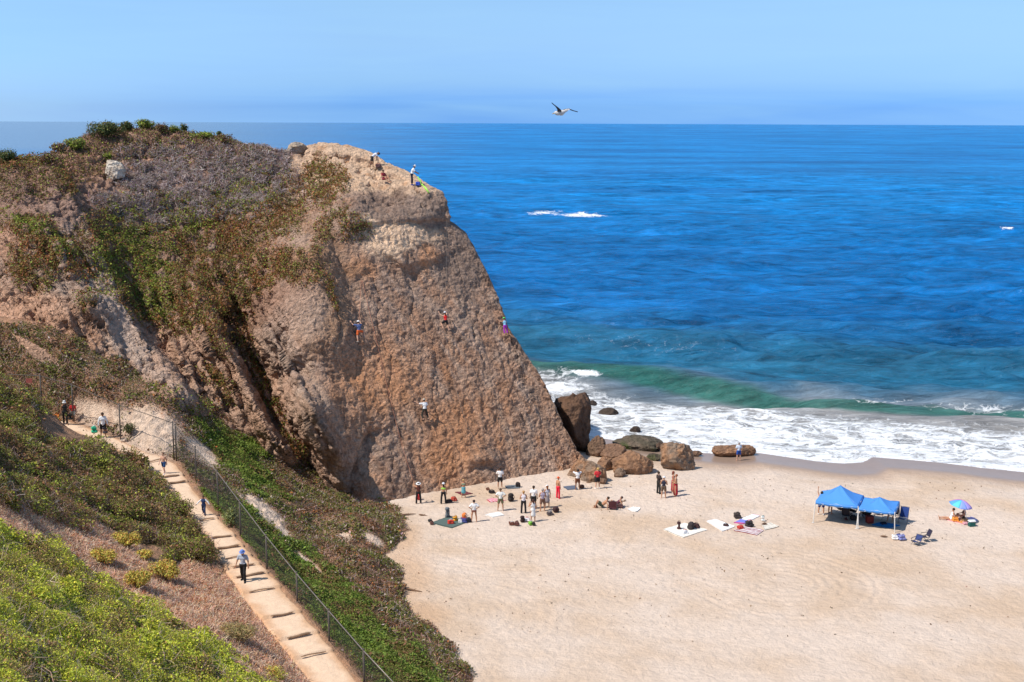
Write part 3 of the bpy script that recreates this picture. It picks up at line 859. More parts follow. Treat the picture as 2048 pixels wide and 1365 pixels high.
vm = N(t, 'ShaderNodeVectorMath', operation='SCALE'); t.links.new(at.outputs['Color'], vm.inputs[0]); t.links.new(colf, vm.inputs['Scale'])
cbase = mixc(t, fmask, vm.outputs[0], (.86, .88, .90, 1))
t.links.new(cbase, b.inputs['Base Color'])
b.inputs['Roughness'].default_value = .7; b.inputs['Specular IOR Level'].default_value = 0.0
h1 = tex_noise(t, .9, 8, .65, mapv(.38, 1.5), .5); h2 = tex_noise(t, .12, 6, .6, mapv(.35, 1.5), .3)
hh = math_node(t, 'ADD', math_node(t, 'MULTIPLY', h1, .55), math_node(t, 'MULTIPLY', h2, 2.6))
hh = math_node(t, 'ADD', hh, math_node(t, 'MULTIPLY', fmask, .10))
hh = math_node(t, 'MULTIPLY', hh, maprange(t, ac.outputs['Fac'], 0, 1, 1, .25))
bp = N(t, 'ShaderNodeBump'); bp.inputs['Distance'].default_value = 1.0; bp.inputs['Strength'].default_value = 1.0
t.links.new(hh, bp.inputs['Height']); t.links.new(bp.outputs[0], b.inputs['Normal'])
fr = N(t, 'ShaderNodeFresnel'); fr.inputs['IOR'].default_value = 1.33; t.links.new(bp.outputs[0], fr.inputs['Normal'])
gl_ = N(t, 'ShaderNodeBsdfGlossy'); gl_.inputs['Roughness'].default_value = .18; t.links.new(bp.outputs[0], gl_.inputs['Normal'])
ff = math_node(t, 'ADD', math_node(t, 'MINIMUM', math_node(t, 'MULTIPLY', fr.outputs[0], .8), .26), math_node(t, 'MULTIPLY', ac.outputs['Fac'], .72))
ff = math_node(t, 'MULTIPLY', ff, maprange(t, fmask, 0, 1, 1, .05))
mxs = N(t, 'ShaderNodeMixShader'); t.links.new(ff, mxs.inputs[0]); t.links.new(b.outputs[0], mxs.inputs[1]); t.links.new(gl_.outputs[0], mxs.inputs[2]); t.links.new(mxs.outputs[0], o.inputs[0])
extra_gloss = sstep(.02, -.30, SX / np.maximum(SY, 1)) * sstep(350, 1500, SY)  # far left: pale haze over the water imitated by extra sky gloss
extra_gloss = np.maximum(extra_gloss, sstep(20, 8, off) * .12)
sea = npmesh('sea', np.stack([SX, SY, Z], -1).reshape(-1, 3), grid_faces(*SX.shape), m, cols=scol.reshape(-1, 3), smooth=True, attrs={'foam': foam, 'extra_gloss': extra_gloss})
tag(sea, 'deep blue sea with a breaking green wave and white surf by the beach', 'sea', kind='structure')
# ------------------------------------------------------------------ placing on the ground
bpy.context.view_layer.update()
def hit(px, py, objs=None):
    d = Vector(rays(px, py)); d.normalize(); o_ = Vector((0, 0, CAMZ)); best = None
    for ob in (objs or (pathm, hill, headland, beach)):
        ok, loc, nr, _ = ob.ray_cast(o_, d)
        if ok and (best is None or (loc - o_).length < best[2]): best = (loc, nr, (loc - o_).length)
    if best is None and objs and px > 0:
        return hit(px - 4, py, objs)
    if best is None:
        return Vector(PZ(px, py, 0)), Vector((0, 0, 1)), 90.0
    n_ = best[1]
    if n_.dot(d) > 0: n_ = -n_
    return best[0], n_, best[2]

RG = np.random.default_rng(11)
# ------------------------------------------------------------------ foliage
def unit(v): return v / (np.linalg.norm(v, axis=-1, keepdims=True) + 1e-9)
def leaf_arrays(P, Nr, size, col, aspect=0.5, jit=0.9):
    n = len(P)
    nn_ = unit(Nr + RG.normal(size=(n, 3)) * jit)
    a = unit(np.cross(nn_, RG.normal(size=(n, 3)))); b_ = np.cross(nn_, a)
    s_ = size[:, None]
    V = np.stack([P - a * s_ * .5, P + b_ * s_ * aspect * .5, P + a * s_ * .5 + nn_ * s_ * .15, P - b_ * s_ * aspect * .5], 1).reshape(-1, 3)
    return V, np.arange(4 * n).reshape(n, 4), np.repeat(col, 4, 0)
def stick_arrays(P, Nr, L, w, col, lift=.35):
    n = len(P)
    d = unit(np.cross(Nr, RG.normal(size=(n, 3))) + Nr * RG.normal(size=(n, 1)) * lift)
    sd = unit(np.cross(d, Nr + RG.normal(size=(n, 3)) * .3)) * w[:, None] * .5
    bend = unit(RG.normal(size=(n, 3))) * L[:, None] * .18
    A = P - d * L[:, None] * .5; B = P + bend; Cc = P + d * L[:, None] * .5
    V = np.stack([A - sd, A + sd, B - sd, B + sd, Cc - sd * .4, Cc + sd * .4], 1).reshape(-1, 3)
    i = np.arange(n)[:, None] * 6
    Fq = np.concatenate([i + np.array([0, 1, 3, 2]), i + np.array([2, 3, 5, 4])], 1).reshape(-1, 4)
    return V, Fq, np.repeat(col, 6, 0)
def join(parts):
    V = []; Fq = []; Cl = []; b_ = 0
    for v, f_, c in parts:
        V.append(v); Fq.append(f_ + b_); Cl.append(c); b_ += len(v)
    return np.concatenate(V), np.concatenate(Fq), np.concatenate(Cl)
def scatter(Gr, NRr, Wt, n, extra=()):
    A = Gr[1:, :-1] - Gr[:-1, :-1]; B = Gr[:-1, 1:] - Gr[:-1, :-1]
    area = np.linalg.norm(np.cross(A, B), axis=-1)
    w = Wt[:-1, :-1] * area
    px, py = PIX(Gr[:-1, :-1])
    w = w * ((px > -160) & (px < 2200) & (py < 1460) & (py > 150))
    w = w.ravel(); cs = np.cumsum(w)
    ix = np.searchsorted(cs, RG.random(n) * cs[-1])
    i, j = np.unravel_index(np.minimum(ix, len(w) - 1), area.shape)
    a = RG.random(n)[:, None]; b_ = RG.random(n)[:, None]
    return Gr[i, j] + A[i, j] * a + B[i, j] * b_, NRr[i, j], [e[i, j] for e in extra]
def palette(n, cols, wts, jit=.25):
    cols = np.array(cols, float); wts = np.array(wts, float)
    if wts.ndim == 1: k = RG.choice(len(cols), n, p=wts / wts.sum())
    else:
        cw = np.cumsum(wts / wts.sum(1, keepdims=True), 1); k = (RG.random((n, 1)) > cw).sum(1).clip(0, len(cols) - 1)
    return cols[k] * (1 + RG.normal(size=(n, 1)) * jit).clip(.35, 1.9) * (1 + RG.normal(size=(n, 3)) * .06)
GREEN = (.34, .40, .05); YGREEN = (.60, .60, .08); OLIVE = (.17, .165, .04); DKG = (.055, .085, .025); BROWN = (.24, .125, .06); RUST = (.42, .16, .05); PINK = (.62, .37, .28); GREYT = (.46, .35, .32); STRAW = (.50, .36, .18)
tdist = np.sqrt((T3 ** 2).sum(-1) + 1)
dens_t = (45 / tdist) ** 1.2
offp = sstep(0.05, .5, pd - pw)
def cover(name, label, mask, n, pal, wts, size, hgt, hn, sticks=0, stick_cols=None, aspect=.55, stick_len=.4, stick_w=.014, group=None):
    hm = sstep(-.35, .35, fbm(T3, hn, 3, 90.0))
    P, Nr, (h_, tdd) = scatter(T3, TN, mask * dens_t * offp, n, (hm, tdist))
    up = unit(Nr + np.array([0, 0, 1.2]))
    q_ = RG.random(n) ** .6
    P = P + up * (q_ * hgt * (.25 + h_))[:, None]
    patch = (fbm(P, .5, 3, 120.0) + .55 * fbm(p3((P[:, 0] * .87 - P[:, 1] * .5) * .25, P[:, 0] * .5 + P[:, 1] * .87), .45, 3, 55.0))[:, None]
    wt = np.array(wts)[None] * np.exp(np.array([(1 if i % 2 else -1) for i in range(len(pal))])[None] * patch * 4.5)
    cols = palette(n, pal, wt)
    parts = [leaf_arrays(P, up, size * (.5 + .8 * RG.random(n)) * (.75 + .8 * sstep(-.3, .4, fbm(P, .7, 2, 140.))) * (tdd / 45) ** .5, cols, aspect)]
    if sticks:
        P, Nr, (h_,) = scatter(T3, TN, mask * dens_t * offp, sticks, (hm,))
        P = P + Nr * (RG.random(sticks) * hgt * (.2 + h_))[:, None]
        parts.append(stick_arrays(P, Nr, stick_len * (.5 + RG.random(sticks)), stick_w * (.6 + RG.random(sticks) * .8), palette(sticks, stick_cols, [1] * len(stick_cols), .2), .8))
    V, Fq, Cl = join(parts)
    return tag(npmesh(name, V, Fq, MAT_LEAF, cols=np.clip(Cl, .005, .9)), label, group=group, kind='stuff')
cover('green_ground_cover', 'bright yellow-green leafy ground cover on the near slope', Z_green, 240000, [(.66, .66, .07), (.44, .27, .12), (.42, .47, .06), OLIVE], [1.5, .4, 1.5, .3], .075, .55, .5, 7000, [GREYT, (.7, .5, .38), (.5, .38, .2)], stick_len=.7)
cover('coastal_scrub', 'dense olive and brown scrub above the footpath', Z_scrub, 150000, [OLIVE, (.34, .17, .09), GREEN, (.22, .17, .06), YGREEN], [1.0, .9, .45, .9, .15], .10, .85, .4, 30000, [BROWN, GREYT, (.35, .2, .14)], stick_len=.5, stick_w=.018)
cover('dry_litter', 'pinkish dry stems and litter beside the footpath', np.clip(Z_dry * sstep(-.6, .3, tn + .3), 0, 1), 30000, [(.72, .42, .28), BROWN, RUST, (.60, .42, .30)], [1, .3, .6, .8], .08, .14, .8, 60000, [(.85, .54, .38), (.74, .52, .42), (.80, .50, .33), (.62, .28, .13), (.84, .64, .42)], stick_len=.35, stick_w=.016)
# beyond the fence
bw_green = blob(tmx, tmy, [(520, 1100, 200, 40, 40), (640, 1180, 200, 45, 42), (740, 1290, 200, 50, 43), (470, 910, 90, 28, 38), (520, 960, 60, 20, 35), (820, 1340, 90, 40, 40), (480, 900, 50, 30)], .3)
rim = sstep(75, 20, np.abs(tmx - np.interp(tmy, [1000, 1060, 1110, 1190, 1260, 1365], [735, 800, 755, 795, 865, 935]))) * (tmy > 1000)
bey_s = beyond * (1 - emb) * sstep(-.1, .25, T3[..., 2])
cover('green_ice_plant', 'bright green ice plant on the slope between the fence and the beach', bey_s * np.clip(bw_green, 0, 1) * (1 - .8 * rim), 130000, [(.19, .26, .04), BROWN, (.15, .20, .035), OLIVE], [1.5, .25, 1.2, .5], .11, .30, .6)
cover('brown_ice_plant', 'olive brown creeping plants along the foot of the slope by the sand', bey_s * np.clip(1 - bw_green + rim, 0, 1) * sstep(-.6, .1, tn + .3) * (tpy > 650), 120000, [OLIVE, (.20, .12, .07), (.17, .19, .04), RUST, GREYT], [1.3, .9, 1.0, .15, .3], .11, .32, .5, 26000, [BROWN, GREYT, PINK], stick_len=.45, stick_w=.018)

# plants on the headland
HG = GG[:, 1:NV + 1]; HM = HN[:, 1:NV + 1]; hx = gpx[:, 1:NV + 1] + 24 * wx[:, 1:NV + 1]; hy = gpy[:, 1:NV + 1] + 24 * wy[:, 1:NV + 1]
hn1 = n2[:, 1:NV + 1]
m_g = blob(hx, hy, [(250, 460, 50, 60, 0), (290, 520, 50, 60), (380, 440, 45, 35), (215, 530, 30, 60), (300, 590, 45, 40, 60), (480, 380, 60, 40), (340, 420, 30, 30), (330, 795, 35, 16), (395, 820, 40, 12), (60, 450, 50, 14, 25), (120, 490, 40, 14, 35)], .5)
m_r = blob(hx, hy, [(400, 500, 120, 90), (330, 570, 115, 75, 25), (300, 480, 130, 80), (530, 395, 80, 50), (440, 440, 150, 50), (638, 368, 36, 46), (683, 362, 12, 26), (690, 452, 42, 30, 20), (585, 535, 62, 34, 12), (500, 560, 40, 50, 50), (660, 590, 9, 40, -10), (640, 470, 12, 40, 20),
   (462, 600, 26, 60, -22), (492, 700, 12, 60, -25), (540, 800, 10, 60, -28), (590, 900, 10, 60, -28), (440, 770, 16, 50, -35), (620, 980, 30, 26), (350, 625, 26, 40, -30), (425, 660, 10, 60, -28),
   (90, 480, 90, 34, 28), (70, 530, 50, 50), (150, 520, 40, 30, 50), (130, 365, 10, 30, -30), (175, 600, 14, 20), (25, 320, 60, 20)], .35)
m_t = blob(hx, hy, [(430, 370, 140, 56, 0), (330, 350, 80, 30), (300, 400, 60, 50), (520, 330, 60, 30), (240, 410, 50, 20), (390, 305, 150, 16, 0, .4)], .4)
m_s = blob(hx, hy, [(300, 290, 170, 40), (120, 340, 80, 36), (450, 295, 90, 24, 10), (330, 320, 90, 24), (60, 360, 90, 40), (480, 320, 60, 20)], .4)
gap = sstep(-.25, .2, hn1 + .12)
upb = np.array([0, -.35, .9])
parts = []
n = 150000
P, Nr, (g_,) = scatter(HG, HM, np.clip(m_r + .3 * m_g, 0, 1) * gap, n, (m_g,))
P = P + unit(Nr + upb * .6) * (RG.random((n, 1)) * .42 * (.4 + sstep(-.3, .3, fbm(P, .8, 2, 7.0)))[:, None])
pt = fbm(P, .45, 3, 17.0)
w4 = np.stack([.75 * np.exp(3 * pt), 1.1 * np.exp(-2 * pt), .7 + 0 * pt, .35 + 0 * pt], -1)
w4[:, 3] += g_ * 3; w4[:, 2] += g_ * .6
parts.append(leaf_arrays(P, unit(Nr + upb), .15 * (.6 + .8 * RG.random(n)), palette(n, [(.33, .135, .05), (.20, .11, .055), OLIVE, (.26, .31, .045)], w4), .6))
V, Fq, Cl = join(parts)
tag(npmesh('hanging_ice_plant', V, Fq, MAT_LEAF, cols=np.clip(Cl, .005, .9)), 'rust and green ice plant hanging down the headland', kind='stuff')
n = 46000
P, Nr, _ = scatter(HG, HM, m_t * sstep(-.12, .3, hn1 + .12), n)
P = P + Nr * (RG.random((n, 1)) * .25)
p1 = stick_arrays(P, Nr, .55 * (.5 + RG.random(n)), .034 * (.6 + .8 * RG.random(n)), palette(n, [(.38, .30, .285), (.27, .20, .18), (.52, .43, .40), (.24, .15, .11)], [1, 1, .8, .7], .2), .5)
n = 34000
P, Nr, _ = scatter(HG, HM, np.clip(m_s + .25 * m_t, 0, 1) * gap, n)
P = P + Nr * (RG.random((n, 1)) * .3)
p2 = leaf_arrays(P, Nr, .15 * (.6 + .8 * RG.random(n)), palette(n, [OLIVE, BROWN, (.26, .14, .11), GREEN], [1, .8, 1.2, .2]), .6)
V, Fq, Cl = join([p1, p2])
tag(npmesh('dead_brush', V, Fq, MAT_LEAF, cols=np.clip(Cl, .005, .9)), 'grey purple dead brush matting the top of the headland', kind='stuff')

MAT_STEM = cloth((.16, .10, .07), name='bark')
def shrub(name, label, px, py, wpx, hpx, pal, wts, n=1500, cat='shrub', leaf=.13, objs=None, lobes=7, lr=1.0, group=None, stickn=0, loc=None, dens=1.0, aspect=.5):
    if loc is None: loc, nr, dist = hit(px, py, objs)
    dist = loc.y
    w = wpx * dist / F; h = hpx * dist / F
    r_ = empty(name, loc, label, cat, group)
    cs = []
    for i in range(lobes):
        a = RG.random() * 6.28; q_ = RG.random() ** .5 * .62
        cs.append((math.cos(a) * q_ * w / 2, math.sin(a) * q_ * w / 2 * .8, h * (.35 + .35 * RG.random() * (1 - q_ * .5)), lr * w * (.18 + .14 * RG.random()), lr * h * (.24 + .16 * RG.random())))
    ci = RG.integers(0, lobes, n); cs_ = np.array(cs)[ci]
    d = unit(RG.normal(size=(n, 3))); rr = RG.random((n, 1)) ** .35
    P = cs_[:, :3] + d * rr * np.stack([cs_[:, 3], cs_[:, 3], cs_[:, 4]], -1)
    P[:, 2] = np.maximum(P[:, 2], .02)
    P += RG.normal(size=P.shape) * leaf * .35
    cl = palette(n, pal, wts, .25)
    parts = [leaf_arrays(P, d + np.array([0, 0, .5]), leaf * (.6 + .8 * RG.random(n)), cl, aspect, .6)]
    if stickn:
        ci = RG.integers(0, lobes, stickn); cs_ = np.array(cs)[ci]; d = unit(RG.normal(size=(stickn, 3)) + np.array([0, 0, .8]))
        Pn = cs_[:, :3] * .6 + d * np.stack([cs_[:, 3], cs_[:, 3], cs_[:, 4]], -1) * RG.random((stickn, 1))
        parts.append(stick_arrays(Pn, d, np.full(stickn, h * .5), np.full(stickn, .02), palette(stickn, [STRAW, BROWN, GREYT], [1, 1, 1]), 1.5))
    V, Fq, Cl = join(parts)
    npmesh('foliage', V, Fq, MAT_LEAF, parent=r_, cols=np.clip(Cl, .005, .9))
    mb = MB()
    for c in cs:
        mb.tube([(0, 0, -.25), (c[0] * .3, c[1] * .3, c[2] * .4), (c[0] * .9, c[1] * .9, c[2])], [.035 * (w ** .5) + .01, .025, .012], 5)
    mb.build('stem', MAT_STEM, r_)
    return r_
RS = 'shrubs on the crest of the headland'
DK = ([DKG, OLIVE, (.09, .12, .035), BROWN], [1.3, 1, 1, .35])
GR = ([GREEN, OLIVE, (.14, .20, .03), BROWN], [1.2, .8, 1.2, .3])
BRN = ([BROWN, OLIVE, (.2, .12, .09), GREEN], [1.2, .8, 1, .15])
for lab, x, y, w_, h_, pp, nn2 in [
    ('large dark green round shrub, biggest one on the headland crest', 212, 275, 74, 38, DK, 3200),
    ('grey-green feathery shrub right of the biggest crest shrub', 255, 262, 26, 22, DK, 800),
    ('bright green bushy shrub in the middle of the headland crest', 291, 262, 42, 26, GR, 1400),
    ('dark twiggy shrub just right of the bright green crest shrub', 322, 266, 30, 22, BRN, 700),
    ('small green shrub beside the twin dark tufts on the crest', 348, 266, 24, 16, GR, 500),
    ('small dark tuft standing up on the crest', 368, 266, 14, 20, DK, 300),
    ('low green shrub spreading on the right part of the crest', 405, 277, 56, 14, GR, 900),
    ('small dark tuft left of the last brown crest shrub', 440, 276, 12, 14, DK, 260),
    ('brown shrub at the right end of the planted crest', 455, 288, 46, 22, BRN, 900),
    ('dark green shrub below the biggest crest shrub to its left', 150, 300, 44, 28, GR, 1500),
    ('brown green shrub left of the dark green one, lower on the crest', 120, 303, 34, 18, BRN, 800),
    ('brown bush on the left shoulder of the headland', 98, 330, 52, 30, BRN, 1300),
    ('dark green bush at the left edge of the photo on the skyline', 8, 325, 58, 28, DK, 1500),
    ('small green shrub on the slope under the crest by the white rock', 212, 320, 26, 14, GR, 400)]:
    shrub('crest_shrub', lab, x, y, w_, h_, pp[0], pp[1], nn2, group=RS, objs=(headland,), leaf=.17)
YB = ([(.66, .56, .10), (.56, .34, .09), (.44, .44, .09), (.60, .27, .07)], [1.2, 1, 1, .5])
YG = 'rounded yellow bushes on the dry litter'
for lab, x, y, w_, h_ in [
    ('rounded yellow-green bush under the dark scrub, topmost of the yellow bushes', 254, 1098, 58, 38),
    ('rounded yellow bush with orange base, furthest left of the yellow bushes', 208, 1130, 54, 34),
    ('small rounded yellow bush between the topmost and the largest yellow bush', 290, 1122, 36, 24),
    ('largest rounded yellow-green bush with orange side', 330, 1165, 66, 48),
    ('rounded yellow-green bush lower left of the largest yellow bush', 276, 1180, 54, 42)]:
    shrub('yellow_bush', lab, x, y, w_ * 1.3, h_ * 1.25, YB[0], YB[1], 2800, group=YG, objs=(hill,), leaf=.09, lobes=20, lr=.62)
shrub('olive_bush', 'olive and orange bush at the bottom edge beside the footpath', 535, 1372, 90, 50, YB[0], YB[1], 2600, objs=(hill,), leaf=.09, lobes=9, loc=Vector(PY(530, 1375, 49.6)))
shrub('dry_grass_tuft', 'straw coloured dry grass tuft on the litter near the footpath', 470, 1283, 88, 42, [STRAW, (.42, .31, .12), (.35, .30, .12)], [1, 1, .6], 2600, cat='grass tuft', objs=(hill,), leaf=.22, aspect=.12, lobes=8, stickn=300)
shrub('path_shrub', 'grey-green spiky plant at the right edge of the footpath against the fence', 462, 1055, 44, 44, [(.26, .30, .12), OLIVE, (.2, .24, .1)], [1, 1, 1], 1300, objs=(pathm, hill), leaf=.16, aspect=.25)
shrub('fence_shrub', 'small dark green shrub on the cut bank behind the upper fence', 262, 868, 30, 26, DK[0], DK[1], 500, objs=(hill,), leaf=.12)
for lab, x, y, w_, h_ in [('bushy dark scrub clump at the right end of the scrub mass beside the steps', 398, 1128, 90, 60), ('brown-green scrub bush overhanging the path below the running boy', 345, 1035, 84, 46), ('dark scrub bush in the middle of the scrub mass', 255, 1040, 110, 50),
    ('olive scrub bush at the upper edge of the path bend', 235, 955, 90, 34), ('brown scrub bush at the left part of the path edge', 50, 880, 70, 30)]:
    shrub('scrub_bush', lab, x, y, w_, h_, [OLIVE, BROWN, GREEN, (.2, .13, .08)], [1.2, 1, .5, .6], 3600, group='large bushes in the scrub above the path', objs=(hill,), leaf=.11, lobes=12, stickn=160)

# ------------------------------------------------------------------ boulders
MAT_BOULDER = terrain_mat('boulder_rock', [('v', 3.4, 0.14), ('n', 4, 0.2)], (.55, 1.45), 2, .9)
def boulder(name, label, px, by, wpx, hpx, c1, c2, seed, plane=0.0, group=None, moss=0.0, sx=1.0, wetb=0.0, loc=None, sharp=12, dd=None):
    if loc is None:
        loc = Vector(PZ(px, by, plane)) if plane is not None else hit(px, by)[0]
    k = loc.y / F; w = wpx * k * .90; h = hpx * k * .94; dd = dd or w * .8 * sx
    nu, nv = 110, 70
    th = np.linspace(0, 2 * np.pi, nu, endpoint=False); ph = np.linspace(0, np.pi, nv)
    d = np.stack([np.sin(ph)[None] * np.cos(th)[:, None], np.sin(ph)[None] * np.sin(th)[:, None], np.cos(ph)[None] + 0 * th[:, None]], -1)
    rr_ = np.random.default_rng(seed)
    nr = unit(rr_.normal(size=(sharp, 3))); hh_ = .62 + .38 * rr_.random(sharp)
    dots = np.maximum(d @ nr.T, .02)
    r_ = np.min(hh_ / dots, -1); r_ = np.minimum(r_, 1.12)
    r_ = .92 * r_ + .06
    r_ = r_ + .13 * fbm(d + seed, 1.6, 4, seed) + .13 * fbm(d + seed, 3.0, 5, seed, ridged=True)
    V = d * r_[..., None] * np.array([w / 2, dd / 2, h * .62])
    V[..., 2] += h * .34
    cm = fbm(V + seed, 1.2, 4, 3.0)
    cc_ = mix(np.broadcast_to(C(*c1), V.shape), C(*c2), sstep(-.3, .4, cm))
    if moss: cc_ = mix(cc_, C(.07, .10, .02), moss * sstep(.1, .4, fbm(V + seed, .9, 3, 9.)) * sstep(.9 * h, .2 * h, V[..., 2]))
    if wetb: cc_ = cc_ * (1 - wetb * sstep(.35 * h, .1 * h, V[..., 2]))[..., None]
    Vf = V.reshape(-1, 3)
    i = np.arange(nu)[:, None]; j = np.arange(nv - 1)[None]; i2 = (i + 1) % nu
    Fq = np.stack([i * nv + j, i * nv + j + 1, i2 * nv + j + 1, i2 * nv + j], -1).reshape(-1, 4)
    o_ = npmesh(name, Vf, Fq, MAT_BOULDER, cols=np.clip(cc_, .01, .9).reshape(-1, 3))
    o_.location = loc + Vector((0, dd * .42, -.05 * h))
    return tag(o_, label, 'rock', group)
RB = (.22, .13, .085); RO = (.33, .18, .10); DKR = (.075, .055, .045); GRR = (.24, .175, .13)
boulder('boulder', 'tall boulder with its shade in the dark colour, standing against the cliff corner', 1150, 900, 92, 122, (.11, .065, .045), (.16, .09, .055), 3, -.6, sharp=9, loc=Vector(PY(1147, 898, 104.0)), dd=4.6)  # shade on this boulder is put into its darker rock colour
for i, a in enumerate([
 ('small black rock in the surf right of the tall dark boulder', 1221, 834, 44, 17, DKR, DKR, 21, SEA), ('small black rock half hidden behind the top of the tall dark boulder', 1184, 811, 22, 10, DKR, DKR, 22, SEA),
 ('smallest black pointed rock in the surf', 1270, 867, 24, 15, DKR, DKR, 23, SEA)]):
    boulder('surf_rock', *a, group='black rocks in the surf', wetb=.3)
boulder('mossy_rock', 'long low dark rock with green moss at the edge of the surf', 1274, 904, 112, 25, (.10, .085, .06), (.15, .115, .085), 5, SEA + .1, moss=.9, sharp=16)
G_ = 'tan boulders at the foot of the headland'
for a, kw in [
 (('angular orange brown boulder with a shadowed right side, left of the biggest round boulder', 1266, 951, 84, 50, RO, RB, 31), dict(plane=-.1, sharp=8)),
 (('biggest round tan boulder standing on the sand, right of the angular orange one', 1354, 941, 84, 62, GRR, RO, 34), dict(plane=-.2, sharp=18)),
 (('long brown boulder lying on the wet sand next to the wading man', 1470, 914, 86, 27, RB, RO, 33), dict(plane=-.9, wetb=.4, sharp=10, dd=1.7)),
 (('dark brown rock at the base of the tall dark boulder', 1192, 916, 52, 44, (.16, .10, .065), RB, 35), dict(plane=-.3)),
 (('brown rock between the mossy rock and the tall dark boulder', 1228, 920, 66, 30, RB, RB, 36), dict(plane=-.3)),
 (('orange brown rock left of the angular orange boulder', 1214, 945, 38, 36, RO, RB, 37), dict(plane=-.1)),
 (('pointed tan rock at the cliff corner behind the blond man in red', 1188, 964, 58, 44, GRR, RO, 38), dict(plane=0.0, sharp=9)),
 (('tan rock leaning on the cliff corner behind the man in the white shirt', 1160, 955, 50, 40, GRR, RO, 39), dict(plane=0.0, sharp=9)),
 (('small brown rock right behind the blond man in red', 1205, 968, 24, 12, RB, RB, 40), dict(plane=0.0)),
 (('small tan rock in front of the left foot of the angular orange boulder', 1240, 955, 26, 18, GRR, RB, 41), dict(plane=0.0)),
 (('small dark rock to the right of the mossy rock', 1321, 897, 24, 12, DKR, RB, 42), dict(plane=-.6, wetb=.4)),
 (('small mossy rock between the two big tan boulders', 1308, 921, 34, 12, DKR, (.1, .1, .05), 43), dict(plane=-.4, moss=.8)),
 (('flat dark rock right of the biggest round boulder at the waterline', 1392, 911, 28, 8, DKR, RB, 44), dict(plane=-.8, wetb=.4))]:
    boulder('boulder', *a[:8], group=G_, **kw)
loc, _, _ = hit(590, 305, (headland,))
boulder('crest_boulder', 'grey round boulder on the skyline left of the bare rock summit', 588, 309, 46, 24, (.33, .27, .22), (.45, .33, .22), 51, loc=loc + Vector((0, -.3, -.1)))
loc, _, _ = hit(230, 352, (headland,))
boulder('white_rock', 'pale white rock sticking out of the brush on the headland', 232, 356, 40, 38, (.62, .54, .45), (.55, .42, .31), 52, loc=loc + Vector((0, -.6, 0)))
for lab, x, y, s_ in [('small pale stone at the right side of the foot of the slope', 800, 1079, 14), ('pale stone left of the one at the foot of the slope', 782, 1082, 16), ('flat white stone on the path beside the second fence post', 247, 884, 16), ('tiny white stone on the brown slope foot', 706, 1122, 7)]:
    lc, _, _ = hit(x, y)
    boulder('stone', lab, x, y, s_, s_ * .55, (.62, .50, .40), (.5, .36, .26), 60 + int(x), loc=lc - Vector((0, .1, 0)), group='loose pale stones')

# ------------------------------------------------------------------ fence
MAT_STEEL = cloth((.24, .21, .19), .45, name='galvanised_steel', metal=.4)
MAT_POST = cloth((.10, .085, .075), .6, name='dark_post')
MAT_WIRE = cloth((.09, .085, .075), .6, name='wire')
fp_ = [(-120, 743, 806, 85.5), (80, 752, 815, 84.6), (143, 770, 832, 83.6), (238, 810, 875, 81.7), (345, 846, 908, 79.3)]
fq_ = [(350, 851, 911, 79.1), (390, 896, 958, 75.6), (434, 944, 1016, 70.8), (479, 1004, 1072, 67.0), (532, 1073, 1146, 62.3), (593, 1148, 1215, 58.8), (657, 1222, 1292, 55.3), (727, 1302, 1376, 52.2), (812, 1392, 1470, 49.0)]
fence = empty('chain_link_fence', Vector(PY(345, 908, 79.3)), 'chain-link fence with dark posts and steel top rail along the footpath', 'fence')
bpy.context.view_layer.update(); FI = fence.matrix_world.inverted()
def fence_run(pts):
    tops = [Vector(PY(x, t_, Y)) for x, t_, b_, Y in pts]; bots = [Vector(PY(x, b_, Y)) for x, t_, b_, Y in pts]
    for tt, bb in zip(tops, bots):
        bb.x = tt.x; bb.y = tt.y
        MB().tube([FI @ (bb - Vector((0, 0, .4))), FI @ (tt + Vector((0, 0, .05)))], .045, 8).ball(FI @ (tt + Vector((0, 0, .06))), .055, 8, 4).build('post', MAT_POST, fence, True)
    MB().tube([FI @ p for p in tops], .024, 8).build('top_rail', MAT_STEEL if pts is fq_ else MAT_POST, fence, True)
    V = []; cum = [0]
    for i in range(len(tops) - 1): cum.append(cum[-1] + (tops[i + 1] - tops[i]).length)
    tp = np.array(tops); bt = np.array(bots); cum = np.array(cum)
    def at_(s_, h_):
        a = np.stack([np.interp(s_, cum, tp[:, k]) for k in range(3)], -1); b_ = np.stack([np.interp(s_, cum, bt[:, k]) for k in range(3)], -1)
        return b_ + (a - b_) * h_[:, None]
    L = cum[-1]; pitch = .075; Hh = 1.8; parts = []
    s0 = np.arange(-Hh, L, pitch)
    nseg = 12
    for sg_ in (1, -1):
        start = s0 if sg_ == 1 else s0 + Hh
        hs = np.linspace(0, 1, nseg + 1)
        for q_ in range(nseg):
            a_s = start + sg_ * Hh * hs[q_]; b_s = start + sg_ * Hh * hs[q_ + 1]
            ok = (a_s >= 0) & (a_s <= L) & (b_s >= 0) & (b_s <= L)
            a = at_(a_s[ok], np.full(ok.sum(), hs[q_])); b_ = at_(b_s[ok], np.full(ok.sum(), hs[q_ + 1]))
            up_ = np.array([0, 0, .0021]); sd_ = unit(np.cross(b_ - a, np.array([0, 0, 1.]))) * .0021
            V4 = np.stack([a - up_, a + up_, b_ + up_, b_ - up_], 1).reshape(-1, 3)
            V5 = np.stack([a - sd_, a + sd_, b_ + sd_, b_ - sd_], 1).reshape(-1, 3)
            for vv_ in (V4, V5): parts.append((vv_, np.arange(len(vv_)).reshape(-1, 4), vv_))
    V, Fq, _ = join(parts)
    V = V - np.array(fence.location)
    npmesh('wire_mesh', V, Fq, MAT_WIRE, parent=fence)
fence_run(fp_); fence_run(fq_)
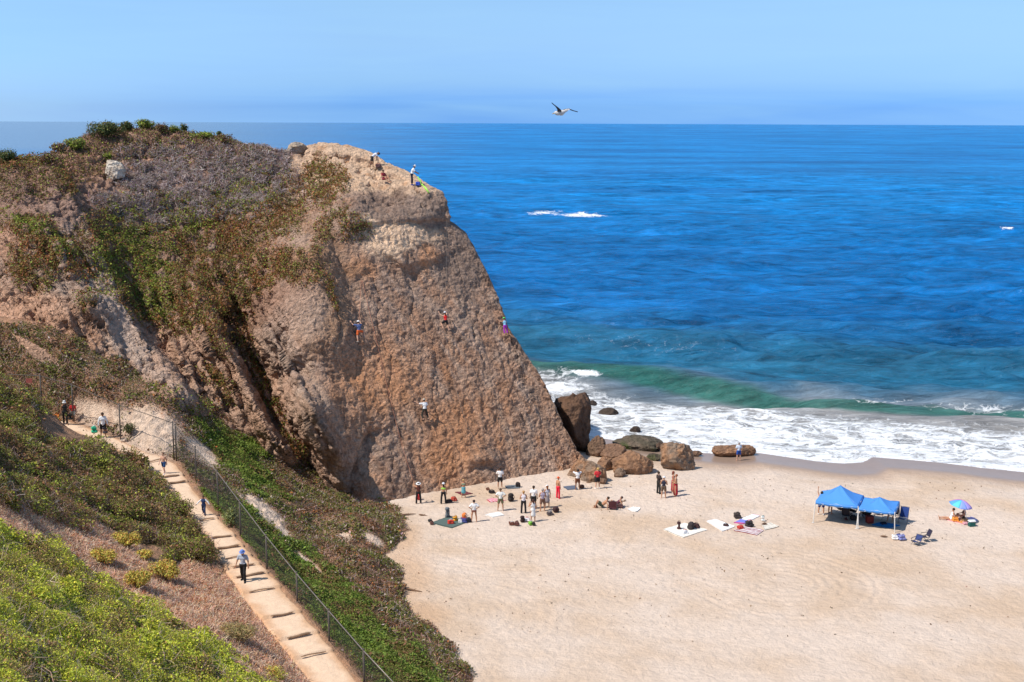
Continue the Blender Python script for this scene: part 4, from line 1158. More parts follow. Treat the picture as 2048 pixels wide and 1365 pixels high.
# red sign bit on the far fence
MB().box(FI @ Vector(PY(58, 762, 85.0)), (.42, .02, .30)).build('tag', cloth((.45, .12, .10), name='red_plate'), fence)

# ------------------------------------------------------------------ timber step edges, shade of the risers put into their dark colour
MAT_TIMBER_SHADE = cloth((.30, .19, .12), .9, .35, 5, name='timber')
ordn = ['first', 'second', 'third', 'fourth', 'fifth', 'sixth', 'seventh', 'eighth', 'ninth', 'tenth', 'eleventh', 'twelfth', 'last']
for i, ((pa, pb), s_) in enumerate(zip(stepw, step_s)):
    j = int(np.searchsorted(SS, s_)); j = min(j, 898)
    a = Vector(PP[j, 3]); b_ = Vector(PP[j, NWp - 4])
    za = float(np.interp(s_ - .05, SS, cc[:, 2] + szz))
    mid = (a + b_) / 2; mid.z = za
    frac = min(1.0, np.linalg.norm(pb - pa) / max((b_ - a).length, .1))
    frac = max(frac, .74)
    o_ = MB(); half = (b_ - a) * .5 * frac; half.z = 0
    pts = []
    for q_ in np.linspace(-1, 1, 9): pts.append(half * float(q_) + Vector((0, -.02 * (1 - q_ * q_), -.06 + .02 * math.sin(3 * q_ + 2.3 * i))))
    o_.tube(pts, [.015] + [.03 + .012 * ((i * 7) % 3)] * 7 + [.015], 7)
    ob = o_.build('path_step', MAT_TIMBER_SHADE); ob.location = mid
    tag(ob, f'shade-coloured timber edge of the {ordn[i]} step of the footpath counted from the top', 'step', 'timber steps of the footpath')
# ------------------------------------------------------------------ people
def surf_nets(Fv, org, h):
    s_ = Fv < 0
    nx, ny, nz = Fv.shape
    cnt = np.zeros((nx - 1, ny - 1, nz - 1), int)
    cs = [(a, b_, c) for a in (0, 1) for b_ in (0, 1) for c in (0, 1)]
    sl = lambda A, o_: A[o_[0]:o_[0] + nx - 1, o_[1]:o_[1] + ny - 1, o_[2]:o_[2] + nz - 1]
    for o_ in cs: cnt += sl(s_, o_)
    mixd = (cnt > 0) & (cnt < 8)
    I = np.argwhere(mixd)
    if len(I) == 0: return np.zeros((0, 3)), np.zeros((0, 4), int)
    acc_ = np.zeros((len(I), 3)); k_ = np.zeros(len(I))
    for o1 in cs:
        for ax in range(3):
            if o1[ax]: continue
            o2 = list(o1); o2[ax] = 1
            f1 = Fv[tuple((I + np.array(o1)).T)]; f2 = Fv[tuple((I + np.array(o2)).T)]
            c = (f1 < 0) != (f2 < 0)
            t_ = np.where(c, f1 / np.where(c, f1 - f2, 1), 0)
            p = np.array(o1, float)[None].repeat(len(I), 0); p[:, ax] += t_
            acc_ += p * c[:, None]; k_ += c
    V = (I + acc_ / k_[:, None]) * h + org
    idx = -np.ones(mixd.shape, int); idx[mixd] = np.arange(len(I))
    Fs = []
    for ax in range(3):
        a1, a2 = [(1, 2), (2, 0), (0, 1)][ax]
        s1 = [slice(1, -1)] * 3; s1[ax] = slice(0, -1)
        s2 = [slice(1, -1)] * 3; s2[ax] = slice(1, None)
        A = s_[tuple(s1)]; B = s_[tuple(s2)]
        E = np.argwhere(A != B)
        if len(E) == 0: continue
        inside = A[tuple(E.T)]
        base = E + 1; base[:, ax] -= 1
        def id_(d1, d2):
            q_ = base.copy(); q_[:, a1] -= d1; q_[:, a2] -= d2; return idx[tuple(q_.T)]
        q4 = np.stack([id_(1, 1), id_(0, 1), id_(0, 0), id_(1, 0)], 1)
        q4[~inside] = q4[~inside][:, ::-1]
        Fs.append(q4)
    Fq = np.concatenate(Fs); Fq = Fq[(Fq >= 0).all(1)]
    return V, Fq
def sdf_mesh(prims, h=.024, k=.025, cut=None, pad=.05):
    """prims: (a, b, ra, rb) tapered capsules"""
    pts = np.array([p[0] for p in prims] + [p[1] for p in prims], float); rm = max(max(p[2], p[3]) for p in prims)
    lo = pts.min(0) - rm - pad; hi = pts.max(0) + rm + pad
    n_ = np.ceil((hi - lo) / h).astype(int) + 1
    ax = [lo[i] + np.arange(n_[i]) * h for i in range(3)]
    Gd = np.stack(np.meshgrid(*ax, indexing='ij'), -1).astype(np.float32)
    D_ = None
    for a, b_, ra, rb in prims:
        a = np.array(a, np.float32); b_ = np.array(b_, np.float32); ab = b_ - a; L2 = float(ab @ ab) + 1e-9
        t_ = np.clip(((Gd - a) @ ab) / L2, 0, 1)
        d = np.linalg.norm(Gd - a - t_[..., None] * ab, axis=-1) - (ra + (rb - ra) * t_)
        if D_ is None: D_ = d
        else:
            hh_ = np.clip(.5 + .5 * (d - D_) / k, 0, 1)
            D_ = d * (1 - hh_) + D_ * hh_ - k * hh_ * (1 - hh_)
    if cut is not None: D_ = np.maximum(D_, cut(Gd))
    D_ = np.pad(D_, 1, constant_values=1.0)
    return surf_nets(D_, lo - h, h)
def nv(v): v = np.array(v, float); return v / np.linalg.norm(v)
POSES = {
 'stand': {}, 
 'hips': dict(aL=((-.75, -.25, -.75), (.70, .35, -.55)), aR=((.75, -.25, -.75), (-.70, .35, -.55)), lL=((-.16, 0, -1), (-.08, 0, -1)), lR=((.16, 0, -1), (.08, 0, -1))),
 'up_left': dict(aL=((-.35, .35, .85), (.0, .25, 1)), head=(0, -.15, 1), lL=((-.16, 0, -1), (-.05, 0, -1)), lR=((.14, 0, -1), (.05, 0, -1))),
 'belay': dict(aL=((-.5, .7, .1), (.1, .5, .8)), aR=((.4, .7, -.4), (-.35, .8, .3)), head=(0, -.25, 1), lL=((-.12, 0, -1), (-.05, 0, -1)), lR=((.14, 0, -1), (.05, 0, -1))),
 'both_up': dict(aL=((-.7, .6, .35), (-.3, .5, .8)), aR=((.5, .6, .1), (-.5, .5, .7)), head=(0, -.3, 1)),
 'folded': dict(aL=((-.28, .1, -1), (.75, .75, .15)), aR=((.28, .1, -1), (-.75, .75, .05)), head=(0, -.1, 1)),
 'hand_face': dict(aL=((-.3, .5, -.7), (.4, .3, .8)), aR=((.28, 0, -1), (-.3, .5, -.7))),
 'walk': dict(lL=((-.04, .42, -1), (-.02, -.12, -1)), lR=((.05, -.30, -1), (.02, -.62, -1)), aL=((-.2, -.4, -1), (-.05, .1, -1)), aR=((.2, .35, -1), (.05, .55, -1)), torso=(0, .06, 1)),
 'walk_look': dict(lL=((-.04, .30, -1), (-.02, -.05, -1)), lR=((.05, -.2, -1), (.02, -.4, -1)), aL=((-.32, -.1, -1), (-.1, .3, -1)), aR=((.42, .05, -1), (.25, .3, -1)), head=(0, .35, 1)),
 'run_out': dict(lL=((-.04, .35, -1), (-.02, -.1, -1)), lR=((.05, -.2, -1), (.02, -.7, -.8)), aL=((-.85, .1, -.75), (-.6, .3, -.8)), aR=((.85, .1, -.75), (.65, .3, -.75)), torso=(0, .08, 1)),
 'carry': dict(lL=((-.05, .25, -1), (-.02, -.1, -1)), lR=((.05, -.2, -1), (.02, -.45, -1)), aL=((-.3, .0, -1), (-.15, .1, -1)), aR=((.3, .0, -1), (.15, .1, -1)), head=(0, .25, 1)),
 'climb_wide': dict(lL=((-.25, .10, -1), (-.05, -.05, -1)), lR=((.9, .45, -.15), (-.1, -.25, -1)), aL=((-.75, .45, .35), (-.35, .35, .9)), aR=((.55, .6, .2), (-.1, .5, .9)), torso=(0, -.12, 1), head=(.05, -.15, 1)),
 'climb_up': dict(lL=((-.5, .75, -.35), (.1, -.35, -1)), lR=((.12, .05, -1), (.08, -.05, -1)), aL=((-.6, .5, .45), (-.2, .3, .9)), aR=((.4, .6, .5), (.0, .5, .9)), torso=(0, -.05, 1), head=(0, -.15, 1)),
 'climb_stand': dict(lL=((-.12, .15, -1), (0, -.1, -1)), lR=((.12, .1, -1), (.05, -.05, -1)), aL=((-.8, .4, .0), (-.5, .3, .8)), aR=((.4, .6, -.3), (-.2, .7, .5)), head=(0, -.1, 1)),
 'climb_reach': dict(lL=((-.35, .35, -.85), (.12, -.2, -1)), lR=((.3, .35, -.85), (.0, -.2, -1)), aL=((-.95, .25, .1), (-.75, .2, .65)), aR=((.45, .5, -.6), (-.4, .7, .2)), torso=(.05, -.1, 1), head=(0, -.1, 1)),
 'bend': dict(torso=(0, .80, .70), head=(0, 1, -.1), aL=((-.15, .35, -1), (0, .15, -1)), aR=((.15, .3, -1), (0, .25, -1)), lL=((-.1, .35, -1), (-.05, -.05, -1)), lR=((.1, -.3, -1), (.05, -.35, -1))),
 'lean': dict(torso=(0, .30, 1), head=(0, .5, 1), aL=((-.2, .7, -.8), (0, .9, -.5)), aR=((.2, .5, -.9), (0, .8, -.5)), lL=((-.1, .12, -1), (-.05, 0, -1)), lR=((.12, 0, -1), (.05, -.05, -1))),
 'sit': dict(torso=(0, -.15, 1), head=(0, .05, 1), lL=((-.25, .95, .35), (.1, .55, -.95)), lR=((.25, .95, .30), (-.1, .6, -.9)), aL=((-.3, .45, -.8), (.25, .8, -.1)), aR=((.3, .45, -.8), (-.25, .8, -.1))),
 'sit_side': dict(torso=(0, -.3, 1), head=(0, .05, 1), lL=((-.3, .95, .05), (-.1, 1, -.12)), lR=((.1, .95, .05), (.2, .9, -.12)), aL=((-.3, -.5, -.8), (-.1, -.2, -1)), aR=((.3, -.5, -.8), (.1, -.2, -1))),
 'recline': dict(torso=(0, -.75, .70), head=(0, -.3, 1), lL=((-.3, .75, .70), (-.05, .35, -1)), lR=((.2, .8, .60), (.15, .4, -1)), aL=((-.4, -.5, -.8), (-.1, .1, -1)), aR=((.4, -.5, -.8), (.1, .1, -1))),
 'chair': dict(torso=(0, -.25, 1), head=(0, .0, 1), lL=((-.18, 1, .05), (-.02, .25, -1)), lR=((.18, 1, .05), (.02, .25, -1)), aL=((-.35, .2, -.9), (.0, .95, .05)), aR=((.35, .2, -.9), (.0, .95, .05)))}
SK = {'fair': (.62, .36, .25), 'tan': (.48, .25, .15), 'brown': (.26, .13, .075), 'dark': (.12, .06, .04)}
def person(label, px, py, H, face, pose, top=None, bottom=None, hat=None, hair=(.05, .03, .02), skin='tan', longhair=False, loc=None, rot=None, shoes=None, child=False, seat=None, z=0.0):
    P = dict(torso=(0, 0, 1), head=(0, .05, 1), aL=((-.2, .02, -1), (-.06, .2, -1)), aR=((.2, .02, -1), (.06, .2, -1)), lL=((-.1, .02, -1), (-.04, -.02, -1)), lR=((.1, .02, -1), (.04, -.02, -1)))
    P.update(POSES[pose])
    s = H / 1.75
    if child: s *= .97
    tq = nv(P['torso'])
    pel = np.array([0, 0, 0.0]); side = np.array([1.0, 0, 0]); tup = tq
    fwd = np.cross(tup, side) * 1.0
    chest = pel + tup * .34; neck = pel + tup * .50; 
    sh = .185 if not child else .17
    J = dict(pel=pel, chest=chest, neck=neck)
    hd_ = neck + nv(P['head']) * .19
    for S, sx in (('L', -1), ('R', 1)):
        so = pel + tup * .455 + side * sx * sh
        el = so + nv(P['a' + S][0]) * .285; wr = el + nv(P['a' + S][1]) * .25
        ho = pel + side * sx * .095 - tup * .02
        kn = ho + nv(P['l' + S][0]) * .43; an = kn + nv(P['l' + S][1]) * .41
        J['s' + S], J['e' + S], J['w' + S], J['h' + S], J['k' + S], J['a' + S] = so, el, wr, ho, kn, an
        fd = nv(np.array([sx * .18, 1, -.12])) if pose not in ('climb_wide', 'climb_up', 'climb_stand', 'climb_reach') else nv(np.array([sx * .25, .9, .15]))
        if pose in ('sit_side',): fd = nv(np.array([sx * .2, .35, 1]))
        J['t' + S] = an + fd * .17; J['fd' + S] = fd
    zmin = min(J['aL'][2], J['aR'][2], J['tL'][2], J['tR'][2]) - .055
    if pose in ('sit', 'sit_side', 'recline'): zmin = min(zmin, -.12)
    sh_ = np.array([0, 0, -zmin])
    if seat is not None: sh_ = np.array([0, 0, seat / s + .10])
    for k_ in list(J):
        if not k_.startswith('fd'): J[k_] = (J[k_] + sh_) * s
    hd_ = (hd_ + sh_) * s
    pel, chest, neck = J['pel'], J['chest'], J['neck']
    wfac = .92 if longhair else 1.0
    hu = nv(P['head']); hf = nv(np.array([0, 1, 0]) - hu * hu[1]); hr = np.cross(hf, hu)
    tor = [(pel - side * .06 * s, pel + side * .06 * s, .115 * s, .115 * s), (pel + tup * .10 * s, pel + tup * .22 * s, .115 * wfac * s, .12 * wfac * s),
           (chest - side * .07 * s, chest + side * .07 * s, .115 * wfac * s, .115 * wfac * s), (J['sL'] * .8 + J['sR'] * .2, J['sR'] * .8 + J['sL'] * .2, .075 * s, .075 * s)]
    uarm = [(J['s' + S], J['e' + S], .052 * s, .042 * s) for S in 'LR']; farm = [(J['e' + S], J['w' + S], .041 * s, .028 * s) for S in 'LR']
    th = [(J['h' + S], J['k' + S], .088 * s, .058 * s) for S in 'LR']; shn = [(J['k' + S], J['a' + S], .056 * s, .036 * s) for S in 'LR']
    calf = [(J['k' + S] * .75 + J['a' + S] * .25 - np.array([0, .015 * s, 0]), J['k' + S] * .5 + J['a' + S] * .5 - np.array([0, .012 * s, 0]), .055 * s, .045 * s) for S in 'LR']
    feet = [(J['a' + S] - J['fd' + S] * .03 * s - np.array([0, 0, .02 * s]), J['t' + S] - np.array([0, 0, .03 * s]), .036 * s, .026 * s) for S in 'LR']
    palms = []
    for S in 'LR':
        hdv = nv(J['w' + S] - J['e' + S]); palms.append((J['w' + S], J['w' + S] + hdv * .075 * s, .028 * s, .032 * s))
    head = [(neck - tup * .02 * s, neck + hu * .08 * s, .055 * s, .052 * s), (hd_ + hu * .02 * s, hd_ + hu * .035 * s - hf * .015 * s, .092 * s, .09 * s), (hd_ - hu * .05 * s + hf * .025 * s, hd_ - hu * .075 * s + hf * .05 * s, .062 * s, .045 * s),
            (hd_ - hu * .005 * s + hf * .095 * s, hd_ - hu * .03 * s + hf * .112 * s, .010 * s, .014 * s)]
    ears = [(hd_ + hr * e_ * .09 * s + hu * .01 * s, hd_ + hr * e_ * .094 * s - hu * .02 * s, .017 * s, .014 * s) for e_ in (-1, 1)]
    body = tor + uarm + farm + th + shn + calf + feet + palms + head + ears
    if rot is not None:
        root = empty('person', (0, 0, 0), label, 'person', mat=Matrix.Translation(loc) @ rot.to_4x4())
    else:
        if loc is None: loc, _, _ = hit(px, py)
        root = empty('person', loc + Vector((0, 0, z)), label, 'person', rz=math.radians(face))
    sm_ = cloth(SK[skin], .6, .08, name='skin')
    V, Fq = sdf_mesh(body, .026 * s, .022)
    # fingers and thumbs, joined to the body mesh
    fb = MB()
    for S, sx in (('L', -1), ('R', 1)):
        hdv = Vector(nv(J['w' + S] - J['e' + S])); pc = Vector(J['w' + S]) + hdv * .09 * s
        ac = hdv.cross(Vector((0, 1, .3))).normalized() if abs(hdv.y) < .95 else Vector((1, 0, 0)); pn = ac.cross(hdv).normalized()
        if pn.y < 0: pn = -pn
        for fi, (o1, ln) in enumerate(((-.027, .066), (-.009, .078), (.009, .072), (.027, .056))):
            b0 = pc + ac * o1 * s * 1.1; b1 = b0 + (hdv + pn * .25).normalized() * ln * .5 * s; b2 = b1 + (hdv + pn * .9).normalized() * ln * .5 * s
            fb.tube([b0 - hdv * .02 * s, b0, b1, b2], [.010 * s, .010 * s, .009 * s, .007 * s], 5)
        t0 = Vector(J['w' + S]) + hdv * .03 * s + ac * .025 * s * sx; fb.tube([t0, t0 + (ac * sx + hdv * .6).normalized() * .035 * s, t0 + (ac * sx * .5 + hdv).normalized() * .065 * s], [.012 * s, .011 * s, .008 * s], 5)
    fv = np.array(fb.v); base = len(V)
    quads = [f_ for f_ in fb.f if len(f_) == 4]; 
    V = np.concatenate([V, fv]); Fq = np.concatenate([Fq, np.array(quads) + base])
    npmesh('body', V, Fq, sm_, root, smooth=True)
    eb = MB()
    for e_ in (-1, 1):
        MB().ball(hd_ + hr * e_ * .034 * s + hf * .088 * s + hu * .012 * s, .012 * s, 8, 6).build('eye', cloth((.03, .02, .02), .3, name='eye'), root, True)
    # hair
    if hair is not None:
        hp = [(hd_ + hu * .03 * s - hf * .01 * s, hd_ + hu * .04 * s - hf * .025 * s, .104 * s, .100 * s)]
        if longhair: hp += [(hd_ - hf * .06 * s, hd_ - hu * .20 * s - hf * .075 * s, .075 * s, .055 * s)]
        pl = lambda Gd: ((Gd - (hd_ + hf * .055 * s + hu * .02 * s)) @ (hf * .8 - hu * .55)) 
        V, Fq = sdf_mesh(hp, .022 * s, .02, cut=pl)
        if len(V): npmesh('hair', V, Fq, cloth(hair, .7, .3, 30, 'hair'), root, smooth=True)
    def garment(nm, prims, colr, infl=.012, kk=.03, cut=None):
        V, Fq = sdf_mesh([(a, b_, ra + infl * s, rb + infl * s) for a, b_, ra, rb in prims], .027 * s, kk, cut)
        return npmesh(nm, V, Fq, cloth(colr), root, smooth=True)
    def cutbelow(p, n_): return lambda Gd: (Gd - p) @ n_
    if top:
        kind, colr = top
        waist = lambda Gd: -((Gd - (pel + tup * .03 * s)) @ tup)
        slv = [(a, a + (b_ - a) * .62, ra + .012 * s, ra + .010 * s) for a, b_, ra, rb in uarm]
        if kind == 'tshirt': garment('shirt', tor + slv, colr, .013, .03, waist)
        elif kind == 'long': garment('shirt', tor + uarm + farm, colr, .014, .03)
        elif kind == 'tank': garment('tank_top', tor[:3] + [(J['sL'] * .7 + J['sR'] * .3, J['sR'] * .7 + J['sL'] * .3, .074 * s, .074 * s)], colr, .008, .03, waist)
        elif kind == 'crop': garment('top', [tor[2]], colr, .010, .03)
        elif kind == 'vest2':
            garment('sleeves', uarm + farm, colr[1], .012); garment('vest', tor, colr[0], .016, .03, waist)
    if bottom:
        kind, colr = bottom
        wst = lambda Gd: ((Gd - (pel + tup * .09 * s)) @ tup)
        if kind == 'shorts':
            garment('shorts', [tor[0]] + [(a, a + (b_ - a) * .62, ra + .008 * s, ra + .002 * s) for a, b_, ra, rb in th], colr, .012, .03, wst)
        elif kind == 'briefs': garment('swim_briefs', [tor[0]] + [(a, a + (b_ - a) * .12, ra, ra) for a, b_, ra, rb in th], colr, .010, .03, wst)
        elif kind == 'trousers': garment('trousers', [tor[0]] + th + [(a, b_, ra + .008 * s, rb + .026 * s) for a, b_, ra, rb in shn], colr, .012, .03, wst)
        elif kind == 'capri': garment('trousers', [tor[0]] + th + [(a, a + (b_ - a) * .6, ra + .008 * s, ra + .01 * s) for a, b_, ra, rb in shn], colr, .012, .03, wst)
        elif kind in ('skirt', 'longskirt'):
            e_ = .42 if kind == 'skirt' else .80; c_ = (J['kL'] + J['kR']) / 2 if kind == 'skirt' else (J['aL'] + J['aR']) / 2
            lo_ = pel + (c_ - pel) * (.8 if kind == 'skirt' else .82)
            garment('skirt', [tor[0], (pel, lo_, .14 * s, (.20 if kind == 'skirt' else .17) * s)], colr, .012, .05, wst)
        elif kind == 'dress':
            lo_ = pel + ((J['kL'] + J['kR']) / 2 - pel) * .85
            garment('dress', tor[:3] + [(J['sL'] * .7 + J['sR'] * .3, J['sR'] * .7 + J['sL'] * .3, .074 * s, .074 * s), (pel, lo_, .13 * s, .18 * s)], colr, .012, .05)
    if shoes:
        for k_ in (0, 1):
            V, Fq = sdf_mesh([(feet[k_][0], feet[k_][1], feet[k_][2] + .012 * s, feet[k_][3] + .012 * s)], .02 * s)
            npmesh('shoe', V, Fq, cloth(shoes), root, smooth=True)
    if hat:
        kind, colr = hat
        c0 = hd_ + hu * .045 * s
        if kind == 'helmet':
            V, Fq = sdf_mesh([(c0, c0 - hf * .02 * s, .118 * s, .115 * s)], .02 * s, cut=lambda Gd: -((Gd - (c0 - hu * .01 * s)) @ hu)); npmesh('helmet', V, Fq, cloth(colr, .35, .04, name='helmet_shell'), root, smooth=True)
        else:
            V, Fq = sdf_mesh([(c0, c0 + hu * .01 * s, .108 * s, .105 * s)], .02 * s, cut=lambda Gd: -((Gd - (c0 - hu * .01 * s)) @ hu)); ho = npmesh('hat', V, Fq, cloth(colr), root, smooth=True)
            hb = MB(); n_ = 20; vs = []
            rim_ = .20 if kind == 'widehat' else .155
            for lvl, (r0, dz) in enumerate(((.095, .0), (rim_, -.02), (rim_, -.032), (.095, -.012))):
                for i in range(n_):
                    a = 2 * math.pi * i / n_; rr_ = r0
                    if kind == 'cap': rr_ = .10 + (r0 - .095) * max(0, math.sin(a)) ** .5 * 1.4 if math.sin(a) > 0 else .10
                    vs.append(c0 + (hr * math.cos(a) + hf * math.sin(a)) * rr_ * s + hu * dz * s)
            fs = [(l * n_ + i, l * n_ + (i + 1) % n_, ((l + 1) % 4) * n_ + (i + 1) % n_, ((l + 1) % 4) * n_ + i) for l in range(4) for i in range(n_)]
            hb.add(vs, fs).build('brim', cloth(colr), ho, True)
    return root, J, s
WH = (.80, .80, .80); BK_ = (.02, .02, .022); NV = (.03, .05, .12); RED = (.60, .03, .03)
ONG = (headland,)
# ---- on the path
pp1 = person('woman in black with a white cap carrying an orange bag on the upper path', 131, 849, 1.66, 195, 'carry', ('tank', BK_), ('trousers', BK_), ('cap', WH), (.35, .10, .04), 'tan', True)
pp2 = person('child in a red shirt and grey shorts behind the woman in black', 147, 844, 1.45, 185, 'walk', ('tshirt', RED), ('shorts', (.35, .36, .33)), None, skin='brown', child=True)
pp3 = person('person in a white long-sleeved shirt and black shorts carrying a green bag down the path', 207, 875, 1.70, 205, 'carry', ('long', WH), ('shorts', BK_), None, skin='brown')
person('shirtless boy in dark blue swim shorts walking down the path', 328, 948, 1.45, 165, 'walk', None, ('shorts', (.02, .06, .16)), None, (.10, .05, .03), 'fair', child=True, shoes=WH)
person('child in a navy vest with white sleeves and arms held out', 408, 1031, 1.22, 178, 'run_out', ('vest2', ((.03, .05, .13), WH)), ('trousers', NV), None, (.04, .025, .02), 'brown', child=True, shoes=(.2, .06, .04))
person('woman in a blue head scarf, grey shirt and black trousers walking down the steps', 487, 1163, 1.68, 172, 'walk_look', ('tshirt', (.38, .42, .50)), ('trousers', BK_), ('hat', (.16, .26, .62)), (.20, .30, .60), 'tan', True, shoes=BK_)
# ---- on top of the cliff
person('man in a white shirt and black vest bending over ropes on the cliff top', 745, 335, 1.72, -70, 'bend', ('tshirt', (.65, .65, .70)), ('shorts', (.04, .035, .035)), ('cap', BK_), skin='brown', loc=hit(745, 335, ONG)[0] + Vector((0, -.2, 0)))
person('person in a dark red shirt sitting on the cliff top below the bending man', 768, 366, 1.65, -125, 'sit', ('tshirt', (.30, .03, .04)), ('shorts', (.25, .03, .05)), None, skin='tan', loc=hit(768, 367, ONG)[0] + Vector((0, -.1, .1)))
person('guide with a white hat standing at the cliff edge with a green sling', 824, 371, 1.75, -80, 'lean', ('tshirt', WH), ('capri', (.01, .015, .04)), ('hat', WH), skin='brown', loc=hit(824, 371, ONG)[0] + Vector((0, -.15, 0)), shoes=(.02, .06, .3))
# ---- climbers
def climber(label, px, py, Hm, pose, up_px, **kw):
    lc, n_, _ = hit(px, py, ONG)
    n_ = Vector(slab_n.tolist()); n_.normalize()
    upv = (Vector((0, 0, 1)) - n_ * n_.z).normalized(); upv = (upv * .55 + Vector((0, 0, 1)) * .45).normalized()
    fw = -Vector((n_.x, n_.y, 0)); fw = (fw - upv * fw.dot(upv)).normalized()
    x_ = fw.cross(upv).normalized(); Rm = Matrix((x_, fw, upv)).transposed()
    return person(label, px, py, Hm, 0, pose, loc=lc + n_ * .42 - upv * .1, rot=Rm, **kw)
c1 = climber('climber in a blue shirt and orange shorts with a white helmet, leftmost on the slab', 717, 686, 1.65, 'climb_wide', 0, top=('tshirt', (.09, .13, .28)), bottom=('shorts', (.62, .12, .03)), hat=('helmet', WH), skin='fair', shoes=(.3, .28, .26))
c2 = climber('climber in a red top and black shorts in the upper middle of the slab', 890, 664, 1.55, 'climb_up', 0, top=('tank', (.75, .03, .03)), bottom=('shorts', BK_), hat=('helmet', (.6, .65, .72)), skin='fair', longhair=True)
c3 = climber('climber in purple trousers and a green helmet near the right edge of the slab', 1008, 672, 1.45, 'climb_stand', 0, top=('tank', (.25, .55, .75)), bottom=('capri', (.36, .04, .42)), hat=('helmet', (.12, .65, .15)), skin='tan')
c4 = climber('climber in a white shirt reaching left in the lower middle of the slab', 848, 842, 1.70, 'climb_reach', 0, top=('tshirt', WH), bottom=('capri', (.05, .045, .035)), hat=('helmet', (.45, .40, .33)), skin='fair', shoes=BK_)
# ---- on the beach, facing the cliff
person('belayer in a white sun hat, brown top and black trousers at the cliff', 837, 1008, 1.62, 8, 'belay', ('tank', (.12, .04, .03)), ('trousers', BK_), ('widehat', WH), skin='tan', shoes=(.5, .3, .25))
person('woman in a lime green top and black trousers pointing up with her left arm', 887, 1008, 1.58, 5, 'up_left', ('crop', (.40, .75, .12)), ('trousers', BK_), ('helmet', (.7, .72, .75)), (.02, .02, .02), 'tan', True, shoes=BK_)
person('blond woman in a teal skirt with bare tanned shoulders by the cliff', 927, 996, 1.42, 0, 'folded', ('crop', (.25, .30, .20)), ('skirt', (.12, .36, .42)), None, (.50, .32, .15), 'tan')
person('man in a white shirt and black shorts with an orange pouch standing against the cliff', 1000, 978, 1.65, 12, 'hand_face', ('tshirt', WH), ('shorts', BK_), None, skin='tan', shoes=(.6, .5, .4))
person('woman in a loose white shirt with hands on hips beside the green blanket', 948, 1045, 1.60, 10, 'hips', ('tshirt', WH), ('briefs', (.25, .1, .07)), None, (.04, .02, .02), 'tan')
person('man in a white shirt and khaki shorts with hands on hips by the pink towel', 1001, 1022, 1.66, 5, 'hips', ('tshirt', (.78, .78, .74)), ('shorts', (.16, .15, .08)), None, (.12, .07, .04), 'tan')
person('woman with a hair bun, white tank top and flared black trousers in the group', 1047, 1027, 1.66, 0, 'folded', ('tank', (.70, .66, .70)), ('trousers', BK_), None, (.45, .25, .10), 'tan', shoes=BK_)
person('dark-haired man in a white t-shirt behind the woman in the white dress', 1067, 1018, 1.70, -10, 'stand', ('tshirt', WH), ('shorts', (.03, .03, .03)), None, (.05, .03, .02), 'brown')
person('woman in a white dress with long dark hair standing in front of the group', 1066, 1044, 1.62, 20, 'hand_face', None, ('dress', (.72, .72, .72)), None, (.06, .025, .02), 'tan', True)
person('grey-haired man in a lilac tank top and brown shorts in the group', 1085, 1023, 1.68, 12, 'folded', ('tank', (.38, .33, .42)), ('shorts', (.20, .11, .08)), None, (.35, .30, .28), 'tan')
person('person with white cap and long brown hair at the right of the group', 1094, 1016, 1.66, 15, 'stand', ('tank', (.55, .55, .62)), ('skirt', (.30, .26, .27)), ('cap', WH), (.22, .08, .03), 'tan', True)
person('bare-backed person in bright red trousers with an orange cap', 1116, 997, 1.62, -55, 'stand', None, ('trousers', (.80, .02, .06)), ('cap', (.70, .12, .04)), None, 'tan')
person('belayer in a white t-shirt and brown shorts holding a rope near the boulders', 1155, 980, 1.62, 12, 'both_up', ('tshirt', WH), ('shorts', (.16, .06, .03)), None, (.02, .02, .02), 'brown')
person('blond man in a red t-shirt and black shorts near the boulders', 1195, 978, 1.64, 20, 'folded', ('tshirt', (.60, .04, .05)), ('shorts', BK_), None, (.55, .35, .12), 'fair', shoes=WH)
person('shirtless man reclining on the sand with bent knees beside the beach chair', 1204, 1016, 1.75, 75, 'recline', None, ('shorts', (.05, .06, .04)), None, skin='tan')
person('person lying back low on the sand right behind the shirtless man', 1232, 1014, 1.60, 85, 'recline', ('tank', (.14, .05, .07)), ('shorts', (.10, .04, .06)), None, (.05, .02, .02), 'tan')
person('man all in black talking in front of the biggest round boulder', 1317, 988, 1.72, -60, 'folded', ('tshirt', (.04, .03, .03)), ('trousers', (.03, .03, .03)), None, skin='fair', shoes=BK_)
person('man with a white cap, dark tank top and patterned shorts seen from behind', 1327, 997, 1.66, -15, 'folded', ('tank', (.03, .03, .05)), ('shorts', (.14, .09, .06)), ('cap', WH), None, 'tan')
person('shirtless man with long dark red shorts right of the man in the white cap', 1351, 993, 1.68, 75, 'folded', None, ('longskirt', (.42, .02, .04)), None, (.25, .08, .04), 'tan')
person('person in a dark red wrap hidden behind the man with red shorts', 1346, 985, 1.62, -100, 'stand', ('crop', (.35, .03, .05)), ('longskirt', (.36, .03, .05)), None, (.20, .05, .03), 'tan', True)
person('person in a pale blue shirt and blue shorts wading at the long brown boulder', 1477, 922, 1.62, 10, 'folded', ('tshirt', (.62, .70, .82)), ('shorts', (.02, .08, .35)), None, (.35, .33, .32), 'fair')
person('man in navy shorts and white shoes at the left canopy corner', 1642, 1030, 1.72, -20, 'up_left', ('crop', (.65, .55, .55)), ('shorts', (.02, .025, .12)), None, skin='tan', shoes=WH)
person('person with tanned legs standing under the back of the large blue canopy', 1660, 1028, 1.60, -60, 'stand', ('tshirt', (.50, .35, .25)), ('shorts', (.30, .18, .12)), None, skin='tan')
